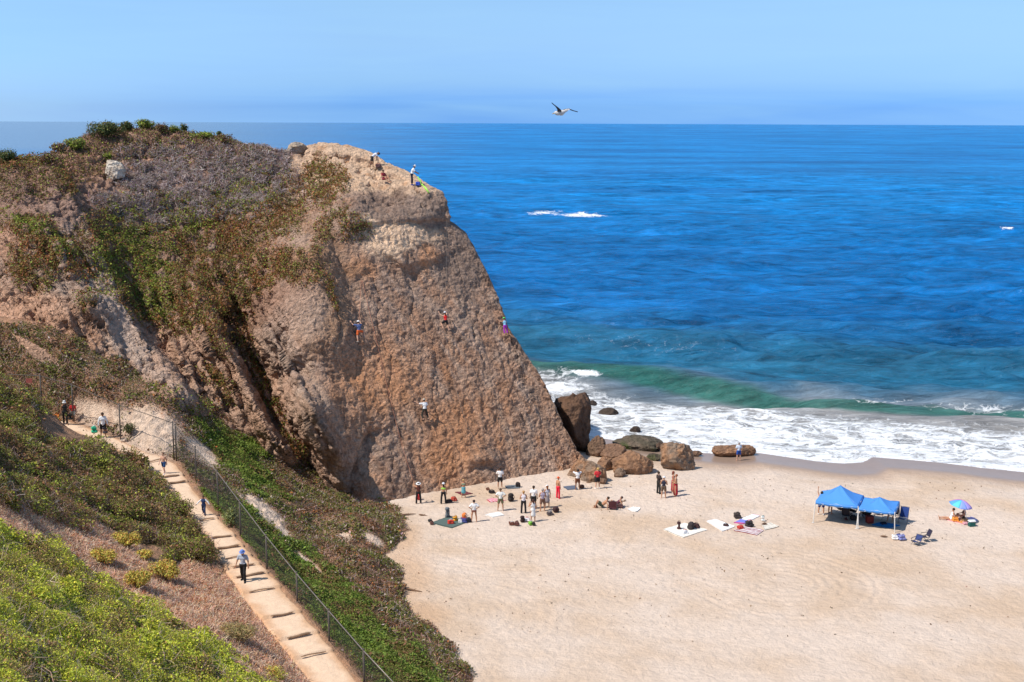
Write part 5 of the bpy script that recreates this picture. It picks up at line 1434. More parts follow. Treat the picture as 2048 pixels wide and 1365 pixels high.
person('person in a white swimsuit sitting with legs stretched left by the striped parasol', 1902, 1040, 1.62, 75, 'sit_side', ('tank', WH), ('briefs', WH), None, (.04, .02, .02), 'tan')
person('person in a black swimsuit sitting with raised knees under the parasol', 1926, 1042, 1.66, 80, 'sit', ('crop', BK_), ('briefs', BK_), None, (.08, .03, .02), 'tan')

# ------------------------------------------------------------------ tents
MAT_BLUE = cloth((.075, .27, .68), .75, .05, name='blue_canopy')
MAT_LEGS = cloth((.72, .70, .66), .4, .05, name='white_steel')
def tent(label, FL, wdt, dep, ang, zc_, zp, back_low=0):
    ux = Vector((math.cos(ang), math.sin(ang), 0)); uy = Vector((-math.sin(ang), math.cos(ang), 0))
    r_ = empty('canopy_tent', FL, label, 'canopy', 'blue canopies on the beach')
    cs = [Vector((0, 0, 0)), ux * wdt, ux * wdt + uy * dep, uy * dep]
    ctr_ = (cs[0] + cs[2]) / 2 + Vector((0, 0, zp))
    n_ = 14; V = []; Fs = []
    # four curved panels and a valance
    for k_ in range(4):
        a = cs[k_] + Vector((0, 0, zc_)); b_ = cs[(k_ + 1) % 4] + Vector((0, 0, zc_)); base = len(V)
        for i in range(n_ + 1):
            t_ = i / n_
            for j in range(n_ + 1):
                q_ = j / n_
                p = (a.lerp(b_, q_)).lerp(ctr_, t_)
                sag = -.10 * math.sin(math.pi * t_) - .05 * math.sin(math.pi * q_) * (1 - t_)
                V.append(p + Vector((0, 0, sag + .012 * math.sin(9 * q_ + 7 * t_))))
        for i in range(n_):
            for j in range(n_):
                b0 = base + i * (n_ + 1) + j; Fs.append((b0, b0 + 1, b0 + n_ + 2, b0 + n_ + 1))
    mb = MB().add(V, Fs); c_ = mb.build('canopy', MAT_BLUE, r_, True)
    mo = c_.modifiers.new('thick', 'SOLIDIFY'); mo.thickness = .012
    va = MB(); V = []; Fs = []
    for k_ in range(4):
        a = cs[k_] + Vector((0, 0, zc_)); b_ = cs[(k_ + 1) % 4] + Vector((0, 0, zc_)); base = len(V); out = ((a + b_) / 2 - (cs[0] + cs[2]) / 2); out.z = 0; out.normalize()
        for q_ in range(17):
            p = a.lerp(b_, q_ / 16); p.z -= .05 * math.sin(math.pi * q_ / 16)
            V += [p + out * .01, p + Vector((0, 0, -.20 + .012 * math.sin(q_ * 2.1))) + out * (.02 + .02 * math.sin(q_ * 1.7))]
        for q_ in range(16): Fs.append((base + 2 * q_, base + 2 * q_ + 1, base + 2 * q_ + 3, base + 2 * q_ + 2))
    v_ = va.add(V, Fs).build('valance', MAT_BLUE, c_, True); mo = v_.modifiers.new('thick', 'SOLIDIFY'); mo.thickness = .01
    for k_, c in enumerate(cs):
        o_ = (c - (cs[0] + cs[2]) / 2).normalized() * .12
        MB().tube([c + o_ + Vector((0, 0, -.05)), c + Vector((0, 0, zc_))], .032, 8).box(c + o_ + Vector((0, 0, .02)), (.14, .14, .02)).build('leg', MAT_LEGS, r_)
    tr = MB()
    for k_ in range(4):
        a = cs[k_]; b_ = cs[(k_ + 1) % 4]
        for i in range(2):
            p = a.lerp(b_, i / 2); q_ = a.lerp(b_, (i + 1) / 2)
            tr.tube([p + Vector((0, 0, zc_ - .03)), q_ + Vector((0, 0, zc_ - .30))], .012, 5); tr.tube([p + Vector((0, 0, zc_ - .30)), q_ + Vector((0, 0, zc_ - .03))], .012, 5)
    tr.build('truss', MAT_LEGS, r_)
    return r_
def sandz(x, y): 
    ok, lc, _, _ = beach.ray_cast(Vector((x, y, 10)), Vector((0, 0, -1))); return lc.z if ok else 0
fl = Vector(PZ(1629, 1046, 0)); fl.z = sandz(fl.x, fl.y); ang = -.40
tent('larger high-peaked blue canopy on white legs, left one of the two', fl, 2.85, 2.75, ang, 1.52, 2.45)
fm = fl + Vector((math.cos(ang), math.sin(ang), 0)) * 2.9; fm.z = sandz(fm.x, fm.y)
tent('smaller low blue canopy on white legs, right one of the two', fm, 2.35, 2.7, ang, 1.46, 1.98)

# ------------------------------------------------------------------ chairs, bags, towels
MAT_FR = cloth((.10, .10, .11), .4, .05, name='chair_frame', metal=.5)
def chair(label, px, py, rz, colr, s=1.0, seat=.32, group='folding beach chairs', loc=None, back=.62):
    loc = loc or hit(px, py, (beach,))[0]
    r_ = empty('beach_chair', loc, label, 'chair', group, rz=math.radians(rz))
    w = .27 * s
    def panel(nm, p0, p1, sag):
        mb = MB(); V = []
        for side_ in (0, 1):
            for i in range(7):
                for j in range(5):
                    t_ = i / 6; q_ = j / 4; p = Vector(p0).lerp(Vector(p1), t_); V.append((-w + 2 * w * q_, p.y - sag[0] * math.sin(math.pi * q_) , p.z - sag[1] * math.sin(math.pi * q_) - side_ * .012))
        Fs = [(i * 5 + j, i * 5 + j + 1, i * 5 + j + 6, i * 5 + j + 5) for i in range(6) for j in range(4)]; Fs += [(35 + f_[3], 35 + f_[2], 35 + f_[1], 35 + f_[0]) for f_ in Fs]
        mb.add(V, Fs).build(nm, cloth(colr, .8, .12, name='chair_fabric'), r_, True)
    panel('seat', (0, -.2 * s, seat - .03), (0, .25 * s, seat + .02), (0, .04)); panel('backrest', (0, -.2 * s, seat + .02), (0, -.42 * s, seat + back * s), (.04, 0))
    fr = MB()
    for sx in (-1, 1):
        x = sx * (w + .01)
        fr.tube([(x, -.2 * s, seat), (x, -.43 * s, seat + (back + .03) * s)], .013, 6); fr.tube([(x, -.22 * s, seat), (x, .27 * s, seat + .02)], .013, 6)
        MB().tube([(x, .28 * s, seat + .01), (x, -.28 * s, .0)], .012, 6).build('leg', MAT_FR, r_); MB().tube([(x, -.18 * s, seat), (x, .25 * s, .0)], .012, 6).build('leg', MAT_FR, r_)
        MB().tube([(x, -.30 * s, seat + .22), (x, .2 * s, seat + .20)], .02, 6).build('armrest', MAT_FR, r_); fr.tube([(x, .2 * s, seat + .2), (x, .24 * s, seat)], .011, 6)
    fr.tube([(-w, -.43 * s, seat + (back + .03) * s), (w, -.43 * s, seat + (back + .03) * s)], .013, 6).tube([(-w, .27 * s, seat + .02), (w, .27 * s, seat + .02)], .013, 6)
    fr.build('frame', MAT_FR, r_)
    return r_
NVY = (.02, .035, .13)
def under(px, py): return Vector(PZ(px, py, 0.05))
chair('empty dark folding chair facing left, right one of the two chairs in the sun', 1850, 1083, 100, (.035, .03, .06), s=.85, back=.5)
chair('empty blue folding chair in the sun left of the darker one', 1832, 1090, 125, (.04, .06, .18), seat=.24, s=.85, back=.42)
chair('navy chair with a tall back at the right end of the canopy shade', 1806, 1045, 150, (.02, .05, .20), loc=under(1806, 1046), back=.7)
chair('navy chair seen from behind under the small canopy, left of the seated person', 1755, 1036, 150, (.02, .03, .09), loc=under(1757, 1037), back=.7)
cA = chair('navy chair in which a tanned person sits under the small canopy', 1784, 1038, 140, NVY, loc=under(1786, 1039), back=.65)
cB = chair('black chair in the shade at the middle of the large canopy', 1705, 1030, 60, (.02, .02, .025), loc=under(1706, 1031), back=.65)
cC = chair('black low chair at the left in the large canopy shade', 1685, 1026, -60, (.02, .02, .025), loc=under(1683, 1026), back=.6)
person('tanned person sitting in the navy chair under the small canopy', 1784, 1039, 1.70, 140, 'chair', None, ('shorts', (.06, .05, .06)), None, skin='tan', loc=under(1786, 1039), seat=.32)
person('person in black sitting in the black chair under the middle of the large canopy', 1705, 1031, 1.70, 60, 'chair', ('tshirt', BK_), ('shorts', BK_), None, skin='tan', loc=under(1706, 1031), seat=.32)
person('person with a white cap sitting low at the left under the large canopy', 1684, 1026, 1.65, -60, 'chair', ('tank', BK_), ('shorts', (.08, .08, .1)), ('cap', WH), skin='brown', loc=under(1683, 1026), seat=.32)
chair('black chair with its back to the camera between the two canopies', 1733, 1035, 20, (.02, .02, .025), loc=under(1732, 1036), back=.62)
chair('black chair at the front left in the shade of the large canopy', 1695, 1037, -30, (.02, .02, .03), loc=under(1693, 1038), back=.55)
person('person in a grey top sitting between the two canopies', 1733, 1035, 1.68, 20, 'chair', ('tshirt', (.20, .22, .26)), ('shorts', BK_), None, skin='tan', loc=under(1732, 1036), seat=.32)
chair('low dark red beach chair behind the reclining man', 1226, 1019, -10, (.12, .045, .055), seat=.16, s=1.0, back=.55)

def towel(label, pts, colr, stripes=None, nm='towel', cat='towel', sq=.03, group=None, seed=0, loc_z=None):
    """pts: 4 photo pixels of the corners, on the sand"""
    c4 = [PZ(x, y, 0) for x, y in pts]; ctr_ = np.mean(c4, 0); ctr_[2] = sandz(ctr_[0], ctr_[1]) if loc_z is None else loc_z
    n_ = 28; V = np.zeros((2, n_, n_, 3))
    u_ = np.linspace(0, 1, n_)
    for i in range(3):
        V[0, :, :, i] = (c4[0][i] * (1 - u_)[:, None] + c4[1][i] * u_[:, None]) * (1 - u_)[None] + (c4[3][i] * (1 - u_)[:, None] + c4[2][i] * u_[:, None]) * u_[None]
    gz = np.array([[sandz(V[0, i, j, 0], V[0, i, j, 1]) if (i % 3 == 0 and j % 3 == 0) else np.nan for j in range(n_)] for i in range(n_)])
    zc2 = np.nanmean(gz)
    gi = np.arange(0, n_, 3); gsub = gz[np.ix_(gi, gi)]
    gz = np.stack([np.interp(np.arange(n_), gi, r) for r in gsub]); gz = np.stack([np.interp(np.arange(n_), gi, gz[:, j]) for j in range(n_)], 1)
    V[0, :, :, 2] = gz + .05 + sq * np.abs(fbm(V[0] + seed, 2.2, 3, 5.0 + seed)) * 1.6
    V[0, :, :, :2] += (fbm(V[0], 1.5, 2, seed)[..., None] * .06)
    V[1] = V[0]; V[1, :, :, 2] -= .055
    loc = ctr_.copy(); V = V - loc
    g_ = grid_faces(n_, n_); rim_ = []
    def bd(i, j): return i * n_ + j
    ring_ = [bd(i, 0) for i in range(n_)] + [bd(n_ - 1, j) for j in range(1, n_)] + [bd(i, n_ - 1) for i in range(n_ - 2, -1, -1)] + [bd(0, j) for j in range(n_ - 2, 0, -1)]
    for a, b_ in zip(ring_, ring_[1:] + ring_[:1]): rim_.append((a, b_, b_ + n_ * n_, a + n_ * n_))
    Fq = np.concatenate([g_, g_[:, ::-1] + n_ * n_, np.array(rim_)])
    cl = np.broadcast_to(C(*colr), V.shape).copy()
    if stripes:
        for scol_, per, ph_, wd, axis in stripes:
            q_ = u_[:, None] + 0 * u_[None] if axis == 0 else u_[None] + 0 * u_[:, None]
            mk_ = ((q_ * per + ph_) % 1) < wd
            cl[:, mk_] = scol_
    o_ = npmesh(nm, V.reshape(-1, 3), Fq, MAT_CLOTHCOL, cols=cl.reshape(-1, 3), smooth=False); o_.location = Vector(loc)
    return tag(o_, label, cat, group)
m, t, b, o = new_mat('towel_fabric')
at = N(t, 'ShaderNodeAttribute', attribute_name='col'); t.links.new(at.outputs['Color'], b.inputs['Base Color']); b.inputs['Roughness'].default_value = .9; b.inputs['Specular IOR Level'].default_value = .1
tcn = N(t, 'ShaderNodeTexCoord'); nb = tex_noise(t, 25, 3, .5, tcn.outputs['Object']); bp = N(t, 'ShaderNodeBump'); bp.inputs['Distance'].default_value = .03; t.links.new(nb, bp.inputs['Height']); t.links.new(bp.outputs[0], b.inputs['Normal'])
MAT_CLOTHCOL = m
towel('dark grey-green blanket covered with bags near the woman with hands on hips', [(862, 1046), (900, 1034), (940, 1044), (903, 1057)], (.10, .14, .13), nm='blanket', cat='blanket')
towel('plain white towel right of the woman with hands on hips', [(970, 1031), (998, 1025), (1009, 1031), (985, 1036)], (.82, .82, .80), seed=1)
towel('pink and white patterned towel behind the man in khaki shorts', [(973, 1001), (984, 998), (1012, 1002), (980, 1006)], (.75, .45, .50), [((.6, .12, .14), 5, 0, .35, 0)], seed=2)
towel('dark red blanket in front of the cliff by the woman in the teal skirt', [(910, 986), (930, 984), (946, 988), (925, 992)], (.17, .05, .06), nm='blanket', cat='blanket', seed=3)
towel('grey towel beside the cliff right of the man with the orange pouch', [(1010, 973), (1034, 971), (1040, 977), (1016, 979)], (.16, .18, .20), seed=4)
towel('dark grey towel behind the belayer near the boulders', [(1127, 975), (1150, 972), (1156, 979), (1135, 981)], (.12, .14, .19), seed=5)
towel('crumpled bright white towel alone on the open sand', [(1254, 1020), (1265, 1015), (1281, 1018), (1273, 1025)], (.85, .85, .84), sq=.10, seed=6)
towel('white quilt with two dark bags on it, leftmost of the open-sand towels', [(1326, 1061), (1368, 1048), (1415, 1062), (1366, 1077)], (.80, .76, .68), seed=7)
towel('long plain white towel with a small black pouch', [(1413, 1044), (1432, 1040), (1470, 1054), (1444, 1064)], (.84, .84, .84), seed=8)
towel('white towel with a purple and blue end at the back of the towel group', [(1467, 1046), (1505, 1030), (1520, 1033), (1486, 1049)], (.82, .80, .82), [((.20, .22, .65), 1, 0, .38, 0), ((.60, .15, .35), 1, 0, .10, 0)], seed=9)
towel('white towel with dark red stripes in front of the towel group', [(1468, 1062), (1490, 1054), (1528, 1062), (1514, 1071)], (.80, .78, .78), [((.30, .07, .09), 5, .3, .45, 0)], seed=10)
towel('white and tan striped towel at the right of the towel group', [(1524, 1050), (1540, 1046), (1558, 1053), (1530, 1061)], (.78, .74, .66), [((.40, .33, .26), 5, 0, .3, 1)], seed=11)
towel('blue towel with clothes on it in the shade of the small canopy', [(1744, 1050), (1760, 1045), (1800, 1052), (1780, 1058)], (.03, .20, .45), seed=12)
towel('orange and pink towel under the two people at the parasol', [(1890, 1040), (1908, 1034), (1948, 1044), (1930, 1050)], (.75, .32, .08), [((.75, .40, .45), 3, .2, .4, 0)], seed=13)
towel('lilac towel behind the green cooler', [(1934, 1038), (1944, 1035), (1955, 1042), (1946, 1046)], (.62, .50, .72), seed=14)
def bag(label, px, py, w, h, d, colr, kind='backpack', rz=0, acc_=None, group='bags lying on the beach', loc=None, lie=False):
    loc = loc or hit(px, py, (beach,))[0]
    nm = {'backpack': 'backpack', 'tote': 'tote_bag', 'pouch': 'bag'}[kind]
    r_ = empty(nm, loc + Vector((0, 0, .03)), label, 'bag', group, rz=math.radians(rz))
    rr = min(w, h, d) * (.38 if kind == 'backpack' else .26)
    hw_, hd2, hh_ = w / 2 - rr, d / 2 - rr, h / 2 - rr
    pr = [((-hw_, sy * hd2, zz), (hw_ * (1 if zz < h * .6 else .7), sy * hd2 * (1 if zz < h * .6 else .7), zz), rr, rr * (1 if zz < h * .6 else .85)) for sy in (-1, 1) for zz in (rr, h - rr)] + [((0, 0, rr), (0, 0, h - rr), rr * 1.15, rr)]
    V, Fq = sdf_mesh(pr, max(w, h, d) / 16, rr * .9); V = V * (1 + (.06 if kind == 'backpack' else .28) * fbm(V * 7 + px, 1.0, 2, 3)[..., None])
    b_ = npmesh('body', V, Fq, cloth(colr), r_, smooth=True)
    ac = acc_ or tuple(c * .5 for c in colr)
    if kind == 'backpack':
        MB().box((0, d * .52, h * .32), (w * .66, d * .25, h * .42), bev=.03).build('pocket', cloth(ac), r_, True)
        for sx in (-1, 1): MB().tube([(sx * w * .25, -d * .45, h * .9), (sx * w * .3, -d * .75, h * .55), (sx * w * .25, -d * .45, h * .12)], .018, 5).build('strap', cloth(ac), r_, True)
    else:
        for sy in (-1, 1): MB().tube([(-w * .25, sy * d * .2, h * .92), (-w * .15, sy * d * .2, h * 1.22), (w * .15, sy * d * .2, h * 1.22), (w * .25, sy * d * .2, h * .92)], .013, 5).build('handle', cloth(ac), r_, True)
    return r_
for a in [
 ('tall grey hiking backpack standing at the back of the green blanket', 895, 1036, .30, .72, .28, (.14, .16, .18), 'backpack', 20, (.04, .04, .05)),
 ('red and white bag at the front of the green blanket', 902, 1049, .45, .28, .30, (.60, .06, .04), 'pouch', 10, (.7, .65, .6)),
 ('orange yellow stuff sack in the middle of the green blanket', 911, 1043, .38, .32, .26, (.75, .35, .04), 'pouch', 40),
 ('orange and white bag behind the stuff sacks on the green blanket', 929, 1037, .42, .35, .28, (.70, .20, .05), 'backpack', 70, (.6, .6, .6)),
 ('dark blue bag with red stripes at the right end of the green blanket', 928, 1046, .5, .28, .32, (.06, .07, .22), 'pouch', -10, (.5, .05, .06)),
 ('white plastic bag on the right of the green blanket', 921, 1047, .3, .24, .24, (.78, .76, .74), 'pouch', 0),
 ('black bag at the far right end of the green blanket', 938, 1045, .4, .26, .26, (.03, .03, .04), 'pouch', 15),
 ('small black bag lying left of the green blanket', 861, 1045, .3, .18, .22, (.04, .04, .04), 'pouch', 30),
 ('brown bag lying left of the green blanket in front of the small black one', 864, 1050, .28, .2, .2, (.12, .06, .05), 'pouch', 0),
 ('black gear bag at the feet of the woman in the lime top', 898, 1006, .55, .2, .3, (.04, .03, .03), 'pouch', 10),
 ('red and orange rope bag right of the woman in the lime top', 908, 1002, .45, .24, .3, (.48, .08, .05), 'pouch', -20),
 ('red pack behind the legs of the belayer in the white sun hat', 838, 1000, .32, .4, .25, (.55, .05, .05), 'backpack', 0),
 ('black duffel by the cliff left of the man in khaki shorts', 984, 987, .5, .2, .26, (.04, .03, .03), 'pouch', 10),
 ('brown pouch left of the black duffel near the cliff', 976, 981, .3, .15, .2, (.2, .09, .06), 'pouch', 10),
 ('black backpack standing alone right of the man in khaki shorts', 1022, 1003, .42, .55, .32, (.035, .03, .03), 'backpack', 40),
 ('black pack against the cliff at the end of the grey towel', 1036, 975, .34, .36, .28, (.04, .03, .03), 'backpack', 0),
 ('brown and white bag, leftmost of the pile in front of the group', 1024, 1051, .42, .2, .28, (.16, .06, .04), 'pouch', 10, (.7, .7, .7)),
 ('brown leather bag beside the leftmost bag of the pile in front of the group', 1034, 1052, .34, .26, .26, (.14, .06, .05), 'pouch', 0),
 ('black upright bag behind the white pile in front of the group', 1045, 1045, .3, .42, .24, (.05, .03, .03), 'backpack', 20),
 ('white bag with red trim behind the feet of the woman in white', 1054, 1043, .42, .22, .3, (.78, .76, .76), 'pouch', 0, (.5, .05, .06)),
 ('bright green bag at the front of the pile before the group', 1062, 1051, .36, .24, .26, (.20, .45, .06), 'pouch', 20, (.7, .7, .7)),
 ('black bag at the right of the bright green bag', 1068, 1052, .24, .2, .2, (.03, .03, .03), 'pouch', 0),
 ('black and white bag lying right of the group on the sand', 1100, 1031, .48, .24, .3, (.10, .08, .08), 'pouch', 25, (.6, .6, .6)),
 ('dark rounded pack behind the black and white bag right of the group', 1112, 1025, .42, .36, .3, (.06, .03, .03), 'backpack', 30),
 ('brown pack behind the belayer near the boulders', 1163, 977, .42, .24, .3, (.12, .06, .04), 'backpack', 0),
 ('black pack at the feet of the reclining man', 1192, 1016, .3, .14, .2, (.2, .09, .06), 'pouch', 0),
 ('dark cloth bag right of the low red chair', 1240, 1016, .5, .28, .32, (.10, .05, .05), 'pouch', -20),
 ('dark upright bag on the left of the white quilt', 1358, 1060, .28, .5, .26, (.07, .03, .03), 'tote', 10),
 ('large black backpack in the middle of the white quilt', 1382, 1060, .46, .5, .36, (.05, .04, .04), 'backpack', 60),
 ('black bag lying right of the large black backpack on the quilt', 1392, 1057, .5, .3, .32, (.06, .03, .03), 'pouch', -30),
 ('white and red bag at the front of the white quilt', 1370, 1069, .5, .26, .3, (.75, .75, .76), 'pouch', 20, (.5, .08, .06)),
 ('small black pouch on the long white towel', 1452, 1054, .36, .18, .24, (.06, .03, .03), 'pouch', -20),
 ('round black basket bag standing behind the towel group', 1475, 1037, .50, .34, .36, (.06, .045, .04), 'tote', 0),
 ('black cooler bag with a red top in the middle of the towel group', 1499, 1054, .58, .40, .36, (.045, .04, .04), 'tote', 15, (.7, .06, .05)),
 ('red cloth bag left of the black cooler bag', 1481, 1059, .50, .24, .3, (.60, .07, .05), 'pouch', 30),
 ('small white bucket bag right of the towel with the purple end', 1526, 1043, .26, .32, .22, (.70, .72, .70), 'tote', 0, (.15, .25, .25)),
 ('brown pouch on the tan striped towel', 1529, 1051, .4, .12, .18, (.16, .08, .05), 'pouch', 30),
 ('white sack left of the two folding chairs in the sun', 1790, 1080, .40, .28, .30, (.80, .79, .78), 'pouch', 0),
 ('blue and white patterned bag left of the two folding chairs', 1804, 1081, .50, .36, .32, (.20, .22, .45), 'tote', 10, (.75, .75, .8)),
 ('navy bag behind the white sack left of the chairs', 1797, 1077, .3, .26, .24, (.05, .07, .25), 'pouch', 10),
 ('black bag under the middle of the large canopy', 1707, 1041, .5, .3, .35, (.03, .025, .025), 'pouch', 0),
 ('small dark bag alone in the shade at the left under the large canopy', 1692, 1041, .2, .14, .16, (.10, .03, .03), 'pouch', 0),
 ('dark clothes bag on the blue towel in the shade', 1768, 1050, .5, .14, .3, (.03, .03, .05), 'pouch', 10),
 ('tan straw bag on the orange towel at the parasol', 1930, 1046, .52, .26, .32, (.55, .33, .15), 'tote', 10),
 ('pink bag in front of the straw bag at the parasol', 1932, 1050, .4, .16, .24, (.75, .40, .45), 'pouch', 0),
 ('orange beach bag between the two seated people at the parasol', 1911, 1044, .45, .28, .3, (.80, .30, .05), 'tote', 0)]:
    bag(a[0], a[1], a[2], a[3], a[4], a[5], a[6], a[7], a[8], a[9] if len(a) > 9 else None)
def at_hand(pr, S, extra=(0, 0, 0)):
    root, J, s = pr; bpy.context.view_layer.update()
    return root.matrix_world @ Vector(J['w' + S] + np.array(extra))
def hand_bag(label, pr, S, w, h, d, colr, acc_=None, out=(0, 0, 0)):
    p = at_hand(pr, S); bag(label, 0, 0, w, h, d, colr, 'tote', 20, acc_, group=None, loc=p + Vector(out) - Vector((0, 0, h * 1.22 + .10)))
hand_bag('orange beach bag carried by the woman in black on the upper path', pp1, 'R', .50, .46, .34, (.80, .22, .03), out=(-.22, -.05, .05))
hand_bag('black handbag carried by the woman in black on the upper path', pp1, 'L', .34, .38, .24, (.02, .02, .02), out=(.08, -.05, .05))
hand_bag('green bag with a white towel carried by the person in the white shirt', pp3, 'R', .42, .40, .32, (.03, .40, .22), (.75, .8, .78), out=(-.25, -.05, .08))
hand_bag('dark bag carried beside the green bag by the person in the white shirt', pp3, 'L', .34, .40, .26, (.06, .05, .06), out=(-.15, -.1, .0))
def cooler(label, px, py, w, h, d, colr, lidc, rz, loc=None):
    loc = loc or hit(px, py, (beach,))[0]
    r_ = empty('cooler', loc, label, 'cooler', rz=math.radians(rz))
    MB().box((0, 0, h * .4), (w, d, h * .8), bev=.025, taper=1.05).build('box', cloth(colr, .4, .04, name='plastic'), r_)
    MB().box((0, 0, h * .9), (w * 1.09, d * 1.09, h * .2), bev=.025).build('lid', cloth(lidc, .4, .04, name='plastic'), r_)
    MB().tube([(-w * .56, 0, h * .6), (-w * .56, 0, h * 1.12), (w * .56, 0, h * 1.12), (w * .56, 0, h * .6)], .012, 6).build('handle', cloth(lidc, .4, .04, name='plastic'), r_)
cooler('dark green cooler with a white lid beside the parasol', 1943, 1053, .42, .42, .32, (.01, .10, .09), (.80, .80, .80), 10)
cooler('dark red cooler in the canopy shade left of the front right leg', 1739, 1044, .46, .5, .36, (.16, .02, .02), (.14, .02, .02), 10, loc=Vector(PZ(1739, 1046, 0.03)))
cooler('grey and white cooler in the shade behind the crossed legs of the canopies', 1733, 1032, .5, .36, .36, (.3, .32, .36), (.5, .5, .52), 0, loc=Vector(PZ(1731, 1033, 0.03)))

# parasol
pl = hit(1938, 1047, (beach,))[0]
par = empty('parasol', pl, 'beach parasol with blue, lilac and pink panels', 'parasol')
topv = Vector(PY(1924, 1001, pl.y + .2)) - pl
MB().tube([(0, 0, -.2), topv * .98], .018, 8).build('pole', MAT_LEGS, par)
axv = Vector((.16, -.12, 1)).normalized(); bx = axv.cross(Vector((0, 1, 0))).normalized(); by_ = axv.cross(bx)
pcs = [(.80, .10, .35), (.75, .12, .45), (.62, .10, .40), (.10, .35, .75), (.12, .55, .80), (.25, .35, .80), (.42, .35, .75), (.60, .20, .62)]
Rr = .78; drop_ = .36
for k_ in range(8):
    V = []; Fs = []; n_ = 6
    for i in range(n_ + 1):
        for j in range(5):
            a = 2 * math.pi * (k_ + j / 4) / 8 + 3.5; t_ = i / n_
            rr = Rr * t_ * (1 - .04 * math.sin(math.pi * j / 4)); V.append(topv + (bx * math.cos(a) + by_ * math.sin(a)) * rr - axv * drop_ * (t_ ** 1.7))
    for i in range(n_):
        for j in range(4): b0 = i * 5 + j; Fs.append((b0, b0 + 1, b0 + 6, b0 + 5))
    o_ = MB().add(V, Fs).build('panel', cloth(pcs[k_], .7, .04), par, True); mo = o_.modifiers.new('thick', 'SOLIDIFY'); mo.thickness = .006
    a = 2 * math.pi * k_ / 8 + 3.5
    MB().tube([topv - axv * .35, topv + (bx * math.cos(a) + by_ * math.sin(a)) * Rr * .6 - axv * (drop_ * .45 + .02)], .006, 4).build('rib', MAT_LEGS, par)

# ------------------------------------------------------------------ gull
gl = Vector(PY(1121, 224, 118.0)); mpx = 62.0 / F
gull = empty('seabird', gl, 'white-headed seabird gliding to the left with dark wings above the horizon', 'bird'); gull.scale = (118 / 62,) * 3
u = mpx
def gp(x, y, z): return Vector((x * u, y, -z * u))     # photo pixels to metres
V, Fq = sdf_mesh([(gp(-6, -.02, 3), gp(2, 0, 2), .10, .125), (gp(2, 0, 2), gp(12, .02, -3), .12, .05), (gp(-6, 0, 2.6), gp(-9.5, -.02, 2), .085, .075), (gp(12, .02, -3), gp(16, .02, -5), .045, .03)], .02, .05)
npmesh('body', V, Fq, cloth((.55, .53, .50), name='feathers'), gull, smooth=True)
MB().tube([gp(-11, 0, 2), gp(-15.5, -.01, 4), gp(-16.5, -.01, 5)], [.035, .018, .006], 6).build('beak', cloth((.55, .40, .12), name='beak'), gull, True)
for e_ in (-1, 1): MB().ball(gp(-11, 0, 1.2) + Vector((0, e_ * .06, .01)), .014, 6, 4).build('eye', cloth((.02, .02, .02), name='eye'), gull)
MB().add([gp(10, -.05, -1), gp(19, -.10, -5), gp(20, .0, -6), gp(19, .10, -5), gp(10, .05, -1), gp(10, 0, -3)], [(0, 1, 2, 5), (5, 2, 3, 4), (0, 5, 4, 3), (0, 3, 2, 1)]).build('tail', cloth((.60, .55, .52), name='feathers'), gull)
def wing(pts, nm='wing'):
    V = []; Fs = []
    for (x, y, z, c, tw_) in pts:
        a = gp(x, y, z); f_ = Vector((-.72, 0, -.10)); 
        for q_, th_ in ((-.5, 0.0), (-.25, .03), (.1, .025), (.5, 0), (.1, -.008), (-.25, -.012)):
            V.append(a + Vector((q_ * c, .10 * q_ * c, -q_ * c * tw_)) + Vector((0, 0, th_)))
    for i in range(len(pts) - 1):
        for k_ in range(6): Fs.append((i * 6 + k_, i * 6 + (k_ + 1) % 6, (i + 1) * 6 + (k_ + 1) % 6, (i + 1) * 6 + k_))
    MB().add(V, Fs).build(nm, cloth((.045, .045, .06), name='dark_feathers'), gull, True)
wing([(-2, -.05, 1, .22, .2), (-3, -.30, -4, .20, .2), (-8, -.50, -9, .15, .3), (-14, -.72, -13, .11, .4), (-18, -.85, -16, .04, .5)])
wing([(3, .05, 0, .24, .2), (10, .35, -4, .20, .1), (18, .60, -5.5, .12, .0), (26, .85, -2.5, .08, 0), (36, 1.05, 0, .02, 0)])

# ------------------------------------------------------------------ ropes on the cliff
def rope(label, pts, colr, rad=.014, offv=.06, objs=(headland,), ends=()):
    P_ = []
    for i in range(len(pts) - 1):
        (x0, y0), (x1, y1) = pts[i], pts[i + 1]; n_ = max(2, int(math.hypot(x1 - x0, y1 - y0) / 12))
        for k_ in range(n_):
            P_.append((x0 + (x1 - x0) * k_ / n_, y0 + (y1 - y0) * k_ / n_))
    P_.append(pts[-1])
    nS = Vector(slab_n.tolist())
    W3 = [hit(x, y, objs)[0] + nS * offv for x, y in P_]
    # a taut rope bridges hollows: keep the outermost of a running mean
    for it in range(6):
        W3 = [W3[0]] + [W3[i] if (W3[i] - (W3[i - 1] + W3[i + 1]) / 2).dot(nS) > 0 else (W3[i - 1] + W3[i + 1]) / 2 for i in range(1, len(W3) - 1)] + [W3[-1]]
    W3 = list(ends[:1]) + W3 + list(ends[1:])
    o_ = MB().tube([p - W3[0] for p in W3], rad, 5).build('climbing_rope', cloth(colr), None, True); o_.location = W3[0]
    return tag(o_, label, 'rope', 'ropes hanging on the slab')
rope('orange rope from a bolt down to the climber in orange shorts', [(722, 562), (720, 600), (717, 648)], (.45, .20, .13))
rope('long orange rope across the slab down to the belayer in the white sun hat', [(724, 562), (737, 620), (752, 680), (775, 780), (800, 880), (818, 940), (828, 966)], (.42, .18, .12))
rope('thin grey rope hanging from the green sling past the climber in red', [(893, 440), (893, 520), (889, 620)], (.20, .17, .15), .010)
rope('thin grey rope below the climber in red leading down to the beach', [(890, 668), (905, 760), (935, 860), (980, 935), (996, 945)], (.20, .17, .15), .010)
